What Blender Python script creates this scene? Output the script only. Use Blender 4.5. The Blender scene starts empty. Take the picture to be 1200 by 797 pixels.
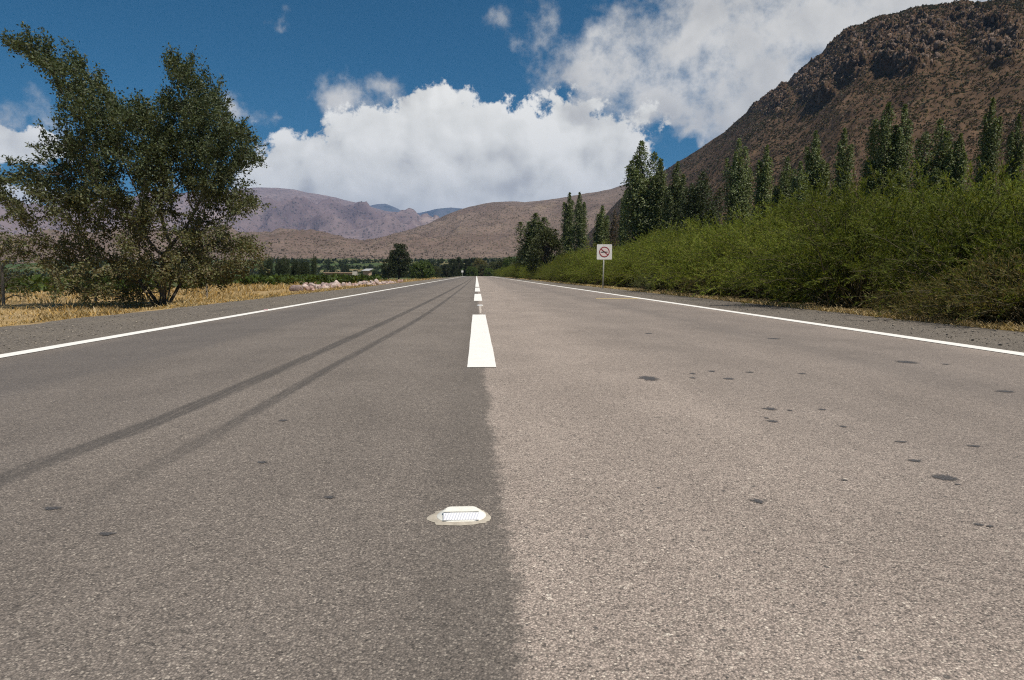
import bpy, bmesh, math, random
import numpy as np
from mathutils import Vector, Matrix, Euler

random.seed(7)
rng = np.random.default_rng(11)
S = bpy.context.scene
COL = S.collection
R = math.radians

# ------------------------------------------------------------------ camera
CAM_H = 0.6
F = 800.0                       # focal length in photo pixels (photo 1200 x 797)
PITCH = math.atan(77.0 / F)
YAW = math.atan(41.5 / math.hypot(F, 77.0))
cam_data = bpy.data.cameras.new('camera')
cam_data.sensor_width = 36.0
cam_data.lens = 36.0 * F / 1200.0
cam_data.clip_start = 0.05
cam_data.clip_end = 60000.0
cam = bpy.data.objects.new('camera', cam_data)
COL.objects.link(cam)
cam.location = (0.0, 0.0, CAM_H)
cam.rotation_euler = Euler((math.pi / 2 - PITCH, 0.0, -YAW), 'XYZ')
S.camera = cam
CAM_M = np.array(cam.rotation_euler.to_matrix())

def ray(px, py):
    d = CAM_M @ np.array([(px - 600.0) / F, (398.5 - py) / F, -1.0])
    return d / np.linalg.norm(d)

def on_plane(px, py, z=0.0):
    d = ray(px, py)
    t = (z - CAM_H) / d[2]
    return np.array([0, 0, CAM_H]) + d * t

def at_depth(px, py, Y):
    d = ray(px, py)
    return np.array([0, 0, CAM_H]) + d * (Y / d[1])

# ------------------------------------------------------------------ light
SUN_EL, SUN_AZ = R(63.0), math.atan2(0.74, -0.67)      # azimuth clockwise from +Y
sun_dir = Vector((math.sin(SUN_AZ) * math.cos(SUN_EL), math.cos(SUN_AZ) * math.cos(SUN_EL), math.sin(SUN_EL)))
sd = bpy.data.lights.new('sun', 'SUN')
sd.energy = 5.0
sd.angle = R(0.53)
sd.color = (1.0, 0.93, 0.82)
sun = bpy.data.objects.new('sun', sd)
COL.objects.link(sun)
sun.rotation_euler = (-sun_dir).to_track_quat('-Z', 'Y').to_euler()

S.view_settings.view_transform = 'Standard'
S.view_settings.look = 'None'
S.view_settings.exposure = 0.05
S.view_settings.gamma = 1.0
S.view_settings.use_curve_mapping = False
S.cycles.use_denoising = False
S.cycles.filter_width = 1.15
S.cycles.max_bounces = 4
S.cycles.use_adaptive_sampling = True
S.cycles.adaptive_threshold = 0.012
S.cycles.diffuse_bounces = 2
S.cycles.transmission_bounces = 4
S.cycles.transparent_max_bounces = 8
S.cycles.volume_bounces = 0
S.cycles.sample_clamp_indirect = 4.0

# ------------------------------------------------------------------ node helper
class NT:
    def __init__(self, tree):
        self.t = tree; self.n = tree.nodes; self.l = tree.links
    def _set(self, sock, v):
        if isinstance(v, bpy.types.NodeSocket): self.l.new(v, sock)
        elif v is not None: sock.default_value = v
    def math(self, op, a, b=None, c=None, clamp=False):
        n = self.n.new('ShaderNodeMath'); n.operation = op; n.use_clamp = clamp
        for i, v in enumerate((a, b, c)):
            if v is not None: self._set(n.inputs[i], v)
        return n.outputs[0]
    def vmath(self, op, a, b=None, scale=None):
        n = self.n.new('ShaderNodeVectorMath'); n.operation = op
        self._set(n.inputs[0], a)
        if b is not None: self._set(n.inputs[1], b)
        if scale is not None: self._set(n.inputs['Scale'], scale)
        return n.outputs['Value'] if op in ('LENGTH', 'DOT_PRODUCT', 'DISTANCE') else n.outputs[0]
    def sep(self, v):
        n = self.n.new('ShaderNodeSeparateXYZ'); self._set(n.inputs[0], v); return n.outputs
    def comb(self, x=0.0, y=0.0, z=0.0):
        n = self.n.new('ShaderNodeCombineXYZ')
        for i, v in enumerate((x, y, z)): self._set(n.inputs[i], v)
        return n.outputs[0]
    def noise(self, vec, scale, detail=4.0, rough=0.55, distortion=0.0, color=False, lac=2.0):
        n = self.n.new('ShaderNodeTexNoise'); self._set(n.inputs['Vector'], vec)
        n.inputs['Scale'].default_value = scale; n.inputs['Detail'].default_value = detail
        n.inputs['Roughness'].default_value = rough; n.inputs['Distortion'].default_value = distortion
        n.inputs['Lacunarity'].default_value = lac
        return n.outputs['Color'] if color else n.outputs['Fac']
    def voro(self, vec, scale, feature='F1', rand=1.0, smooth=None):
        n = self.n.new('ShaderNodeTexVoronoi'); n.feature = feature; self._set(n.inputs['Vector'], vec)
        n.inputs['Scale'].default_value = scale; n.inputs['Randomness'].default_value = rand
        if smooth is not None: n.inputs['Smoothness'].default_value = smooth
        return n.outputs
    def ss(self, v, a, b, lo=0.0, hi=1.0):          # smoothstep
        n = self.n.new('ShaderNodeMapRange'); n.interpolation_type = 'SMOOTHSTEP'
        self._set(n.inputs['Value'], v); n.inputs['From Min'].default_value = a; n.inputs['From Max'].default_value = b
        n.inputs['To Min'].default_value = lo; n.inputs['To Max'].default_value = hi
        return n.outputs[0]
    def lin(self, v, a, b, lo=0.0, hi=1.0, clamp=True):
        n = self.n.new('ShaderNodeMapRange'); n.clamp = clamp
        self._set(n.inputs['Value'], v); n.inputs['From Min'].default_value = a; n.inputs['From Max'].default_value = b
        n.inputs['To Min'].default_value = lo; n.inputs['To Max'].default_value = hi
        return n.outputs[0]
    def mix(self, f, a, b, mode='MIX'):
        n = self.n.new('ShaderNodeMix'); n.data_type = 'RGBA'; n.blend_type = mode
        self._set(n.inputs[0], f)
        for i, v in ((6, a), (7, b)):
            if isinstance(v, bpy.types.NodeSocket): self.l.new(v, n.inputs[i])
            else: n.inputs[i].default_value = (*v[:3], 1.0)
        return n.outputs[2]
    def mul(self, a, f):            # colour times value
        n = self.n.new('ShaderNodeVectorMath'); n.operation = 'SCALE'
        if isinstance(a, bpy.types.NodeSocket): self.l.new(a, n.inputs[0])
        else: n.inputs[0].default_value = a[:3]
        self._set(n.inputs['Scale'], f); return n.outputs[0]
    def bump(self, h, strength=1.0, dist=0.01, normal=None):
        n = self.n.new('ShaderNodeBump'); self._set(n.inputs['Height'], h)
        n.inputs['Strength'].default_value = strength; n.inputs['Distance'].default_value = dist
        if normal is not None: self.l.new(normal, n.inputs['Normal'])
        return n.outputs[0]
    def ramp(self, f, stops):
        n = self.n.new('ShaderNodeValToRGB'); self._set(n.inputs[0], f)
        e = n.color_ramp.elements
        while len(e) < len(stops): e.new(0.5)
        for el, (p, c) in zip(e, stops): el.position = p; el.color = (*c[:3], 1.0)
        return n.outputs[0]

def srgb(r, g, b):
    f = lambda c: c / 12.92 if c <= 0.04045 else ((c + 0.055) / 1.055) ** 2.4
    return (f(r / 255), f(g / 255), f(b / 255))

# ------------------------------------------------------------------ world: sky + clouds
W = bpy.data.worlds.new('World'); S.world = W; W.use_nodes = True
W.cycles.sampling_method = 'MANUAL'; W.cycles.sample_map_resolution = 256
w = NT(W.node_tree); w.n.clear()
tc = w.n.new('ShaderNodeTexCoord').outputs['Generated']
sky = w.n.new('ShaderNodeTexSky'); sky.sky_type = 'NISHITA'; sky.sun_disc = False
sky.sun_elevation = SUN_EL; sky.sun_rotation = SUN_AZ
sky.altitude = 2600.0; sky.air_density = 1.0; sky.dust_density = 0.3; sky.ozone_density = 3.0
sky_col = w.mix(1.0, sky.outputs[0], (0.0, 0.45, 0.56), 'MULTIPLY')
bg_sky = w.n.new('ShaderNodeBackground'); w.l.new(sky_col, bg_sky.inputs[0]); bg_sky.inputs[1].default_value = 0.1

def pix_ang(px, py):            # photo pixel -> azimuth / elevation of that direction
    d = ray(px, py)
    return math.atan2(d[0], d[1]), math.asin(d[2])

def angles(g, vec):
    x, y, z = g.sep(vec)
    return g.comb(g.math('ARCTAN2', x, y), g.math('ARCSINE', z), 0.0)

CUM = [(345, 190, 50, 48, 1), (310, 207, 34, 26, 1), (420, 202, 75, 50, 1), (522, 160, 78, 62, 1), (470, 190, 80, 58, 1), (580, 182, 95, 66, 1),
       (640, 190, 80, 56, 1), (705, 170, 62, 50, 1), (725, 196, 48, 34, 1), (490, 226, 215, 34, 1.25), (655, 222, 130, 30, 1.2), (350, 222, 75, 18, 1),
       (10, 170, 50, 17, 1), (-20, 222, 75, 13, 1)]
ALT = [(800, 75, 125, 75, 1), (905, 62, 150, 85, 1.1), (720, 100, 105, 56, 1), (1010, 20, 230, 70, 1.1), (648, 38, 34, 60, 0.72), (584, 30, 22, 44, 0.15),
       (770, 128, 90, 46, 1), (850, 135, 75, 42, 1), (812, 158, 60, 14, 0.9), (900, 105, 110, 44, 1.1), (690, 122, 70, 40, 0.9), (700, 60, 60, 30, 0.6),
       (404, 118, 32, 40, 0.72), (440, 98, 26, 30, 0.68), (272, 112, 18, 14, 0.75), (345, 18, 40, 14, 0.05), (330, 128, 50, 16, 0.4),
       (30, 152, 75, 30, 0.40), (662, 130, 30, 20, -1.1), (776, 150, 24, 22, -1.1), (800, 186, 40, 14, -1.2)]
def blob_field(ang, blobs):
    pos, neg = None, None
    for (px, py, rx, ry, wt) in blobs:
        a, e = pix_ang(px, py)
        d = w.vmath('MULTIPLY', w.vmath('SUBTRACT', ang, (a, e, 0.0)), (F / rx, F / ry, 0.0))
        v = w.math('SUBTRACT', abs(wt) if wt > 0 else 1.0, w.vmath('LENGTH', d))
        if wt > 0: pos = v if pos is None else w.math('SMOOTH_MAX', pos, v, 0.35)
        else:
            v = w.math('MULTIPLY', w.math('MAXIMUM', v, 0.0), -wt)
            neg = v if neg is None else w.math('ADD', neg, v)
    pos = w.math('MAXIMUM', pos, -1.2)
    return pos if neg is None else w.math('SUBTRACT', pos, neg)
# one set of fractal noises roughens both cloud layers
ang0 = angles(w, tc)
wn = w.vmath('SUBTRACT', w.noise(tc, 8.0, 4.0, 0.6, color=True), (0.5, 0.5, 0.5))
ang_c = w.vmath('ADD', ang0, w.vmath('SCALE', wn, scale=0.07))
ang_a = w.vmath('ADD', ang0, w.vmath('SCALE', wn, scale=0.16))
fb = w.math('SUBTRACT', w.noise(tc, 12.0, 8.0, 0.62), 0.5)
fh = w.math('SUBTRACT', w.noise(tc, 42.0, 6.0, 0.65), 0.5)
lb = w.noise(w.vmath('ADD', tc, w.vmath('SCALE', wn, scale=0.05)), 10.0, 3.5, 0.5)
lb_u = w.noise(w.vmath('ADD', w.vmath('ADD', tc, w.vmath('SCALE', wn, scale=0.05)), (0.012, 0.0, 0.022)), 10.0, 3.5, 0.5)
# the rest of the sky: scattered clouds of the same kind outside this view
dirx, diry, dirz = w.sep(tc)
far = w.math('SUBTRACT', w.math('MULTIPLY', w.noise(tc, 2.6, 2.0, 0.5), 3.4), 2.0)
far = w.math('SUBTRACT', far, w.math('MULTIPLY', w.ss(diry, 0.2, 0.55), 2.0))
mc_ = w.math('MAXIMUM', blob_field(ang_c, CUM), far); ma_ = w.math('MAXIMUM', blob_field(ang_a, ALT), far)
dc = w.math('ADD', mc_, w.math('ADD', w.math('MULTIPLY', fb, 2.3), w.math('MULTIPLY', fh, 1.0)))
da = w.math('ADD', ma_, w.math('ADD', w.math('MULTIPLY', fb, 3.0), w.math('MULTIPLY', fh, 1.1)))
cov_c = w.ss(dc, 0.03, 0.24)
cov_a = w.math('MULTIPLY', w.ss(da, -0.25, 1.05), 0.93)
sl = w.math('ADD', w.math('MULTIPLY', w.math('SUBTRACT', lb, lb_u), 2.9), w.math('MULTIPLY', fh, 0.35))  # cloud shading put into the colour: brighter where density thins towards the light
lum_c = w.math('ADD', w.math('SUBTRACT', 0.80, w.math('MULTIPLY', w.ss(dc, 0.35, 1.5), 0.22)), sl, clamp=True)
col_c = w.ramp(lum_c, [(0.0, (0.54, 0.525, 0.495)), (0.35, (0.70, 0.685, 0.64)), (0.62, (0.88, 0.865, 0.80)), (1.0, (1.04, 1.02, 0.955))])
lum_a = w.math('ADD', w.math('SUBTRACT', 0.62, w.math('MULTIPLY', w.ss(da, 0.5, 1.7), 0.18)), w.math('MULTIPLY', sl, 0.55), clamp=True)
col_a = w.ramp(lum_a, [(0.0, (0.48, 0.47, 0.455)), (0.5, (0.73, 0.71, 0.665)), (1.0, (0.98, 0.945, 0.88))])
bg_a = w.n.new('ShaderNodeBackground'); w.l.new(col_a, bg_a.inputs[0]); bg_a.inputs[1].default_value = 0.95
bg_c = w.n.new('ShaderNodeBackground'); w.l.new(col_c, bg_c.inputs[0]); bg_c.inputs[1].default_value = 0.97
zz = w.sep(tc)[2]
above = w.ss(zz, 0.0, 0.03)
m1 = w.n.new('ShaderNodeMixShader'); w.l.new(w.math('MULTIPLY', cov_a, above), m1.inputs[0]); w.l.new(bg_sky.outputs[0], m1.inputs[1]); w.l.new(bg_a.outputs[0], m1.inputs[2])
m2 = w.n.new('ShaderNodeMixShader'); w.l.new(w.math('MULTIPLY', cov_c, above), m2.inputs[0]); w.l.new(m1.outputs[0], m2.inputs[1]); w.l.new(bg_c.outputs[0], m2.inputs[2])
wo = w.n.new('ShaderNodeOutputWorld'); w.l.new(m2.outputs[0], wo.inputs[0])

# ------------------------------------------------------------------ numpy noise
_perm = rng.permutation(512)
_perm = np.concatenate([_perm, _perm, _perm])
_grad = rng.normal(size=(512, 3)); _grad /= np.linalg.norm(_grad, axis=1)[:, None]
def perlin(p):
    p = np.asarray(p, float); i = np.floor(p).astype(int); f = p - i; i &= 511
    u = f * f * f * (f * (f * 6 - 15) + 10)
    def g(dx, dy, dz):
        h = _perm[_perm[_perm[(i[:, 0] + dx) & 511] + ((i[:, 1] + dy) & 511)] + ((i[:, 2] + dz) & 511)]
        return ((f - np.array([dx, dy, dz])) * _grad[h]).sum(1)
    L = lambda a, b, t: a + (b - a) * t
    x00 = L(g(0, 0, 0), g(1, 0, 0), u[:, 0]); x10 = L(g(0, 1, 0), g(1, 1, 0), u[:, 0])
    x01 = L(g(0, 0, 1), g(1, 0, 1), u[:, 0]); x11 = L(g(0, 1, 1), g(1, 1, 1), u[:, 0])
    return L(L(x00, x10, u[:, 1]), L(x01, x11, u[:, 1]), u[:, 2]) * 1.5
def fbm(p, oct=4, gain=0.5, ridged=False):
    p = np.asarray(p, float); a, s, t = 1.0, 0.0, 0.0
    for _ in range(oct):
        n = perlin(p)
        s = s + a * ((1 - 2 * np.abs(n)) if ridged else n); t += a; a *= gain; p = p * 2.03 + 17.3
    return s / t
def sstep(x, a, b):
    t = np.clip((np.asarray(x, float) - a) / (b - a), 0, 1); return t * t * (3 - 2 * t)

# ------------------------------------------------------------------ mesh helpers
def mesh_np(name, verts, quads=None, tint=None, smooth=False, tris=None):
    """one mesh from numpy arrays; tint = per-vertex colour"""
    me = bpy.data.meshes.new(name)
    verts = np.asarray(verts, np.float32)
    nq = 0 if quads is None else len(quads); nt = 0 if tris is None else len(tris)
    me.vertices.add(len(verts)); me.vertices.foreach_set('co', verts.ravel())
    parts = []
    if nq: parts.append(np.asarray(quads, np.int32).ravel())
    if nt: parts.append(np.asarray(tris, np.int32).ravel())
    idx = np.concatenate(parts)
    me.loops.add(len(idx)); me.loops.foreach_set('vertex_index', idx)
    me.polygons.add(nq + nt)
    starts = np.concatenate([np.arange(nq) * 4, nq * 4 + np.arange(nt) * 3]).astype(np.int32)
    me.polygons.foreach_set('loop_start', starts)
    if smooth: me.polygons.foreach_set('use_smooth', np.ones(nq + nt, bool))
    me.update(calc_edges=True)
    if tint is not None:
        at = me.attributes.new('tint', 'FLOAT_COLOR', 'POINT')
        c = np.ones((len(verts), 4), np.float32); c[:, :3] = tint
        at.data.foreach_set('color', c.ravel())
    return me

def obj(name, me, mat=None, parent=None):
    o = bpy.data.objects.new(name, me)
    COL.objects.link(o)
    if mat is not None:
        if len(me.materials) == 0: me.materials.append(mat)
    if parent is not None: o.parent = parent
    return o

def tag(o, label=None, cat=None, group=None, kind=None):
    if label: o['label'] = label
    if cat: o['category'] = cat
    if group: o['group'] = group
    if kind: o['kind'] = kind
    return o

def empty(name, loc=(0, 0, 0), rz=0.0, sc=1.0):
    o = bpy.data.objects.new(name, None); COL.objects.link(o)
    o.location = loc; o.rotation_euler = (0, 0, rz)
    o.scale = (sc, sc, sc) if np.isscalar(sc) else sc
    o.empty_display_size = 0.2
    return o

def grid_mesh(name, X, Y, Z, smooth=True, tint=None):
    r, c = X.shape
    v = np.stack([X, Y, Z], -1).reshape(-1, 3)
    i = np.arange(r * c).reshape(r, c)
    q = np.stack([i[:-1, :-1], i[:-1, 1:], i[1:, 1:], i[1:, :-1]], -1).reshape(-1, 4)
    return mesh_np(name, v, q, tint, smooth)

def bm_mesh(name, fn, smooth=False):
    bm = bmesh.new(); fn(bm)
    bmesh.ops.recalc_face_normals(bm, faces=bm.faces)
    me = bpy.data.meshes.new(name); bm.to_mesh(me); bm.free()
    if smooth:
        for p in me.polygons: p.use_smooth = True
    return me

def leaf_quads(c, d, n, length, width):
    """rhombic leaf faces: centre base c, direction d, side vector from d x n"""
    d = d / (np.linalg.norm(d, axis=1)[:, None] + 1e-9)
    s = np.cross(d, n); s /= (np.linalg.norm(s, axis=1)[:, None] + 1e-9)
    length = np.broadcast_to(np.asarray(length, float).reshape(-1, 1), (len(c), 1)); width = np.broadcast_to(np.asarray(width, float).reshape(-1, 1), (len(c), 1))
    up = np.cross(s, d)
    m = c + d * length * 0.45 + up * width * 0.15
    v = np.stack([c, m + s * width * 0.5, c + d * length, m - s * width * 0.5], 1).reshape(-1, 3)
    q = np.arange(len(c) * 4).reshape(-1, 4)
    return v, q

def rand_unit(n):
    v = rng.normal(size=(n, 3)); return v / np.linalg.norm(v, axis=1)[:, None]

def tubes(p0, p1, r0, r1, sides=5):
    """open frustums from p0 to p1"""
    p0 = np.asarray(p0, float); p1 = np.asarray(p1, float); n = len(p0)
    d = p1 - p0; d /= (np.linalg.norm(d, axis=1)[:, None] + 1e-9)
    a = np.where(np.abs(d[:, 2:3]) > 0.9, np.array([[1.0, 0, 0]]), np.array([[0, 0, 1.0]]))
    u = np.cross(d, a); u /= (np.linalg.norm(u, axis=1)[:, None] + 1e-9); v = np.cross(d, u)
    th = np.arange(sides) / sides * 2 * np.pi
    ring = u[:, None, :] * np.cos(th)[None, :, None] + v[:, None, :] * np.sin(th)[None, :, None]
    r0 = np.broadcast_to(np.asarray(r0, float).reshape(-1, 1, 1), (n, 1, 1)); r1 = np.broadcast_to(np.asarray(r1, float).reshape(-1, 1, 1), (n, 1, 1))
    A = p0[:, None, :] + ring * r0; B = p1[:, None, :] + ring * r1
    verts = np.concatenate([A, B], 1).reshape(-1, 3)
    k = np.arange(sides); kk = (k + 1) % sides
    q = np.stack([k, kk, kk + sides, k + sides], 1)
    quads = (np.arange(n)[:, None, None] * 2 * sides + q[None]).reshape(-1, 4)
    return verts, quads

def join_np(parts):
    vs, qs, o = [], [], 0
    for v, q in parts:
        vs.append(v); qs.append(q + o); o += len(v)
    return np.concatenate(vs), np.concatenate(qs)

# ------------------------------------------------------------------ materials
def new_mat(name):
    m = bpy.data.materials.new(name); m.use_nodes = True
    t = NT(m.node_tree); b = m.node_tree.nodes['Principled BSDF']
    return m, t, b

def leaf_mat(name, trans=0.3, rough=0.55, spec=0.25, lo=0.8, hi=1.2):
    m, t, b = new_mat(name)
    at = t.n.new('ShaderNodeAttribute'); at.attribute_name = 'tint'
    oi = t.n.new('ShaderNodeObjectInfo')
    c = t.mul(at.outputs['Color'], t.lin(oi.outputs['Random'], 0, 1, lo, hi))
    t.l.new(c, b.inputs['Base Color']); b.inputs['Roughness'].default_value = rough
    b.inputs['Specular IOR Level'].default_value = spec
    tr = t.n.new('ShaderNodeBsdfTranslucent'); t.l.new(t.mix(1.0, c, (1.15, 1.1, 0.55), 'MULTIPLY'), tr.inputs[0])
    mx = t.n.new('ShaderNodeMixShader'); mx.inputs[0].default_value = trans
    t.l.new(b.outputs[0], mx.inputs[1]); t.l.new(tr.outputs[0], mx.inputs[2])
    t.l.new(mx.outputs[0], t.n['Material Output'].inputs[0])
    return m
M_leaf = leaf_mat('leaf', 0.28)
M_bush = leaf_mat('bush_leaf', 0.36, 0.6, 0.12, 0.78, 1.55)
M_straw = leaf_mat('dry_straw', 0.25, 0.7, 0.2)

def bark_mat(name, c1, c2, scale=14.0):
    m, t, b = new_mat(name)
    p = t.n.new('ShaderNodeTexCoord').outputs['Object']
    n = t.noise(t.vmath('MULTIPLY', p, (1.0, 1.0, 0.3)), scale, 6.0, 0.65)
    t.l.new(t.mix(t.ss(n, 0.3, 0.7), c1, c2), b.inputs['Base Color']); b.inputs['Roughness'].default_value = 0.9
    t.l.new(t.bump(n, 0.7, 0.02), b.inputs['Normal'])
    return m
M_bark = bark_mat('bark', (0.045, 0.035, 0.027), (0.13, 0.11, 0.09))
M_twig = bark_mat('olive_twig', (0.055, 0.048, 0.022), (0.12, 0.10, 0.05), 30)
M_post = bark_mat('weathered_post', (0.10, 0.085, 0.07), (0.26, 0.23, 0.19), 25)

def plain(name, col, rough=0.6, metal=0.0, var=0.12, scale=8.0, spec=0.4):
    m, t, b = new_mat(name)
    p = t.n.new('ShaderNodeTexCoord').outputs['Object']
    n = t.noise(p, scale, 5.0, 0.6)
    t.l.new(t.mul(col, t.lin(n, 0.25, 0.75, 1 - var, 1 + var)), b.inputs['Base Color'])
    b.inputs['Roughness'].default_value = rough; b.inputs['Metallic'].default_value = metal
    b.inputs['Specular IOR Level'].default_value = spec
    return m

# --- asphalt
def asphalt_core(t, P, tint_l, tint_r):
    """returns (colour, height): stone chips in bitumen"""
    x, y, z = t.sep(P)
    v1 = t.voro(P, 250.0); v2 = t.voro(t.vmath('ADD', P, (3.1, 1.7, 0.0)), 125.0); v3 = t.voro(t.vmath('ADD', P, (7.7, 2.9, 0.0)), 60.0)
    r1 = t.sep(v1['Color']); r2 = t.sep(v2['Color'])
    stain = t.noise(P, 1.1, 5.0, 0.6); stain2 = t.noise(t.vmath('MULTIPLY', P, (1.0, 0.22, 1.0)), 2.3, 4.0, 0.6)
    fine = t.noise(P, 300.0, 3.0, 0.7); med = t.noise(P, 26.0, 5.0, 0.7)
    side = t.ss(t.math('ADD', t.math('SUBTRACT', x, t.ss(y, 5.0, 0.8, 0.0, 0.032)), t.math('ADD', t.math('MULTIPLY', t.math('SUBTRACT', t.noise(P, 16.0, 5.0, 0.75), 0.5), 0.13), t.math('MULTIPLY', t.math('SUBTRACT', t.noise(P, 1.7, 2.0, 0.5), 0.5), 0.09))), 0.020, 0.060)
    base = t.mix(side, tint_l, tint_r)
    # chips: each its own grey
    lum = t.lin(r1[0], 0, 1, 0.70, 1.28)
    c = t.mul(base, lum)
    c = t.mul(c, t.lin(fine, 0.25, 0.75, 0.72, 1.28)); c = t.mul(c, t.lin(med, 0.25, 0.75, 0.80, 1.20))
    chip = t.math('GREATER_THAN', r1[1], 0.90)
    c = t.mix(t.math('MULTIPLY', chip, t.lin(side, 0, 1, 0.32, 0.5)), c, (0.66, 0.58, 0.49))
    dark = t.math('LESS_THAN', r1[2], 0.10)
    c = t.mix(t.math('MULTIPLY', dark, 0.6), c, (0.045, 0.042, 0.04))
    big = t.math('MULTIPLY', t.math('GREATER_THAN', r2[0], 0.90), t.ss(v2['Distance'], 0.42, 0.30))
    bigc = t.mix(t.math('GREATER_THAN', r2[1], 0.45), (0.085, 0.08, 0.076), (0.74, 0.65, 0.55))
    c = t.mix(t.math('MULTIPLY', big, t.lin(side, 0, 1, 0.40, 0.85)), c, bigc)
    r3 = t.sep(v3['Color'])
    big3 = t.math('MULTIPLY', t.math('GREATER_THAN', r3[0], 0.955), t.ss(t.math('ADD', v3['Distance'], t.math('MULTIPLY', t.math('SUBTRACT', med, 0.5), 0.3)), 0.36, 0.28))
    c = t.mix(t.math('MULTIPLY', big3, t.lin(side, 0, 1, 0.25, 0.8)), c, t.mix(t.math('GREATER_THAN', r3[1], 0.5), (0.085, 0.082, 0.08), (0.70, 0.62, 0.53)))
    # bitumen between chips
    gap = t.ss(v1['Distance'], 0.42, 0.68)
    c = t.mix(t.math('MULTIPLY', gap, 0.5), c, (0.06, 0.055, 0.05))
    pit = t.ss(t.noise(P, 62.0, 3.0, 0.65), 0.60, 0.70)
    c = t.mix(t.math('MULTIPLY', pit, 0.45), c, (0.05, 0.046, 0.043))
    c = t.mul(c, t.lin(stain, 0.25, 0.75, 0.86, 1.14)); c = t.mul(c, t.lin(stain2, 0.25, 0.75, 0.88, 1.12))
    h = t.math('SUBTRACT', t.math('MULTIPLY', t.math('SUBTRACT', 1.0, v1['Distance']), t.lin(r1[0], 0, 1, 0.5, 1.0)), t.math('MULTIPLY', pit, 0.9))
    h = t.math('ADD', h, t.math('MULTIPLY', t.noise(P, 40.0, 4.0, 0.6), 0.9))
    return c, h, side

M_road, t, b = new_mat('asphalt')
P = t.n.new('ShaderNodeTexCoord').outputs['Object']
P = t.vmath('MULTIPLY', P, (1.0, 1.0, 0.0))
c, h, side = asphalt_core(t, P, (0.212, 0.181, 0.158), (0.372, 0.308, 0.266))
x, y, z = t.sep(P)
# polished wheel paths and broad soft darkening across the lanes
def band(xc, wd, soft):
    return t.ss(t.math('ABSOLUTE', t.math('SUBTRACT', x, xc)), wd + soft, wd)
wob = t.math('MULTIPLY', t.math('SUBTRACT', t.noise(t.vmath('MULTIPLY', P, (1.0, 0.15, 1.0)), 1.6, 4.0, 0.6), 0.5), 0.6)
xw = t.math('ADD', x, wob)
def bandw(xc, wd, soft):
    return t.ss(t.math('ABSOLUTE', t.math('SUBTRACT', xw, xc)), wd + soft, wd)
c = t.mix(t.math('MULTIPLY', bandw(3.2, 0.45, 0.5), 0.34), c, (0.085, 0.08, 0.078))
c = t.mix(t.math('MULTIPLY', bandw(2.0, 0.35, 0.9), 0.26), c, (0.09, 0.084, 0.08))
c = t.mix(t.math('MULTIPLY', bandw(-2.75, 0.30, 0.45), 0.38), c, (0.075, 0.073, 0.076))
c = t.mix(t.math('MULTIPLY', bandw(-1.75, 0.25, 0.3), 0.12), c, (0.075, 0.073, 0.076))
c = t.mix(t.math('MULTIPLY', t.math('MULTIPLY', t.ss(x, -0.22, -0.05), t.math('SUBTRACT', 1.0, side)), 0.22), c, (0.075, 0.068, 0.06))
# tyre skid marks: centre line x = f(y)
def fcurve(pts, ymax=60.0, xlo=-1.6, xhi=0.0):
    n = t.n.new('ShaderNodeFloatCurve'); cv = n.mapping.curves[0]
    while len(cv.points) < len(pts): cv.points.new(0.5, 0.5)
    for p_, (yy, xx) in zip(cv.points, pts):
        p_.location = (math.sqrt(yy / ymax), (xx - xlo) / (xhi - xlo)); p_.handle_type = 'AUTO'
    n.mapping.update()
    t.l.new(t.math('SQRT', t.math('DIVIDE', y, ymax, clamp=True)), n.inputs['Value'])
    return t.math('ADD', t.math('MULTIPLY', n.outputs[0], xhi - xlo), xlo)
def gp(px, py): q = on_plane(px, py); return (q[1], q[0])
SK1 = sorted([gp(0, 563), gp(85, 530), gp(170, 499), gp(300, 445), gp(400, 401), gp(480, 364), gp(530, 339)])
SK2 = sorted([gp(20, 645), gp(120, 580), gp(240, 515), gp(380, 435), gp(440, 402), gp(490, 374), gp(528, 348)])
rib = t.noise(t.vmath('MULTIPLY', P, (1.0, 0.02, 1.0)), 60.0, 2.0, 0.5)
brk = t.noise(P, 5.0, 4.0, 0.65)
for pts, wd, amt, fade in ((SK1, 0.044, 0.62, (0.4, 2.6)), (SK2, 0.028, 0.58, (1.2, 3.4))):
    pts = [(0.3, pts[0][1] - 0.02)] + pts + [(60.0, pts[-1][1] + 0.12)]
    fx = fcurve(pts)
    dd = t.math('ABSOLUTE', t.math('SUBTRACT', x, fx))
    mk = t.ss(t.math('ADD', dd, t.math('MULTIPLY', t.math('SUBTRACT', brk, 0.5), 0.03)), wd + 0.028, wd * 0.75)
    mk = t.math('MULTIPLY', mk, t.math('MULTIPLY', t.ss(rib, 0.25, 0.55, 0.45, 1.0), t.ss(brk, 0.2, 0.5, 0.5, 1.0)))
    mk = t.math('MULTIPLY', mk, t.math('MULTIPLY', t.ss(y, *fade), amt))
    c = t.mix(mk, c, (0.045, 0.043, 0.042))
t.l.new(c, b.inputs['Base Color']); b.inputs['Roughness'].default_value = 0.86; b.inputs['Specular IOR Level'].default_value = 0.22
t.l.new(t.bump(h, 0.75, 0.0028), b.inputs['Normal'])

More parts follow.
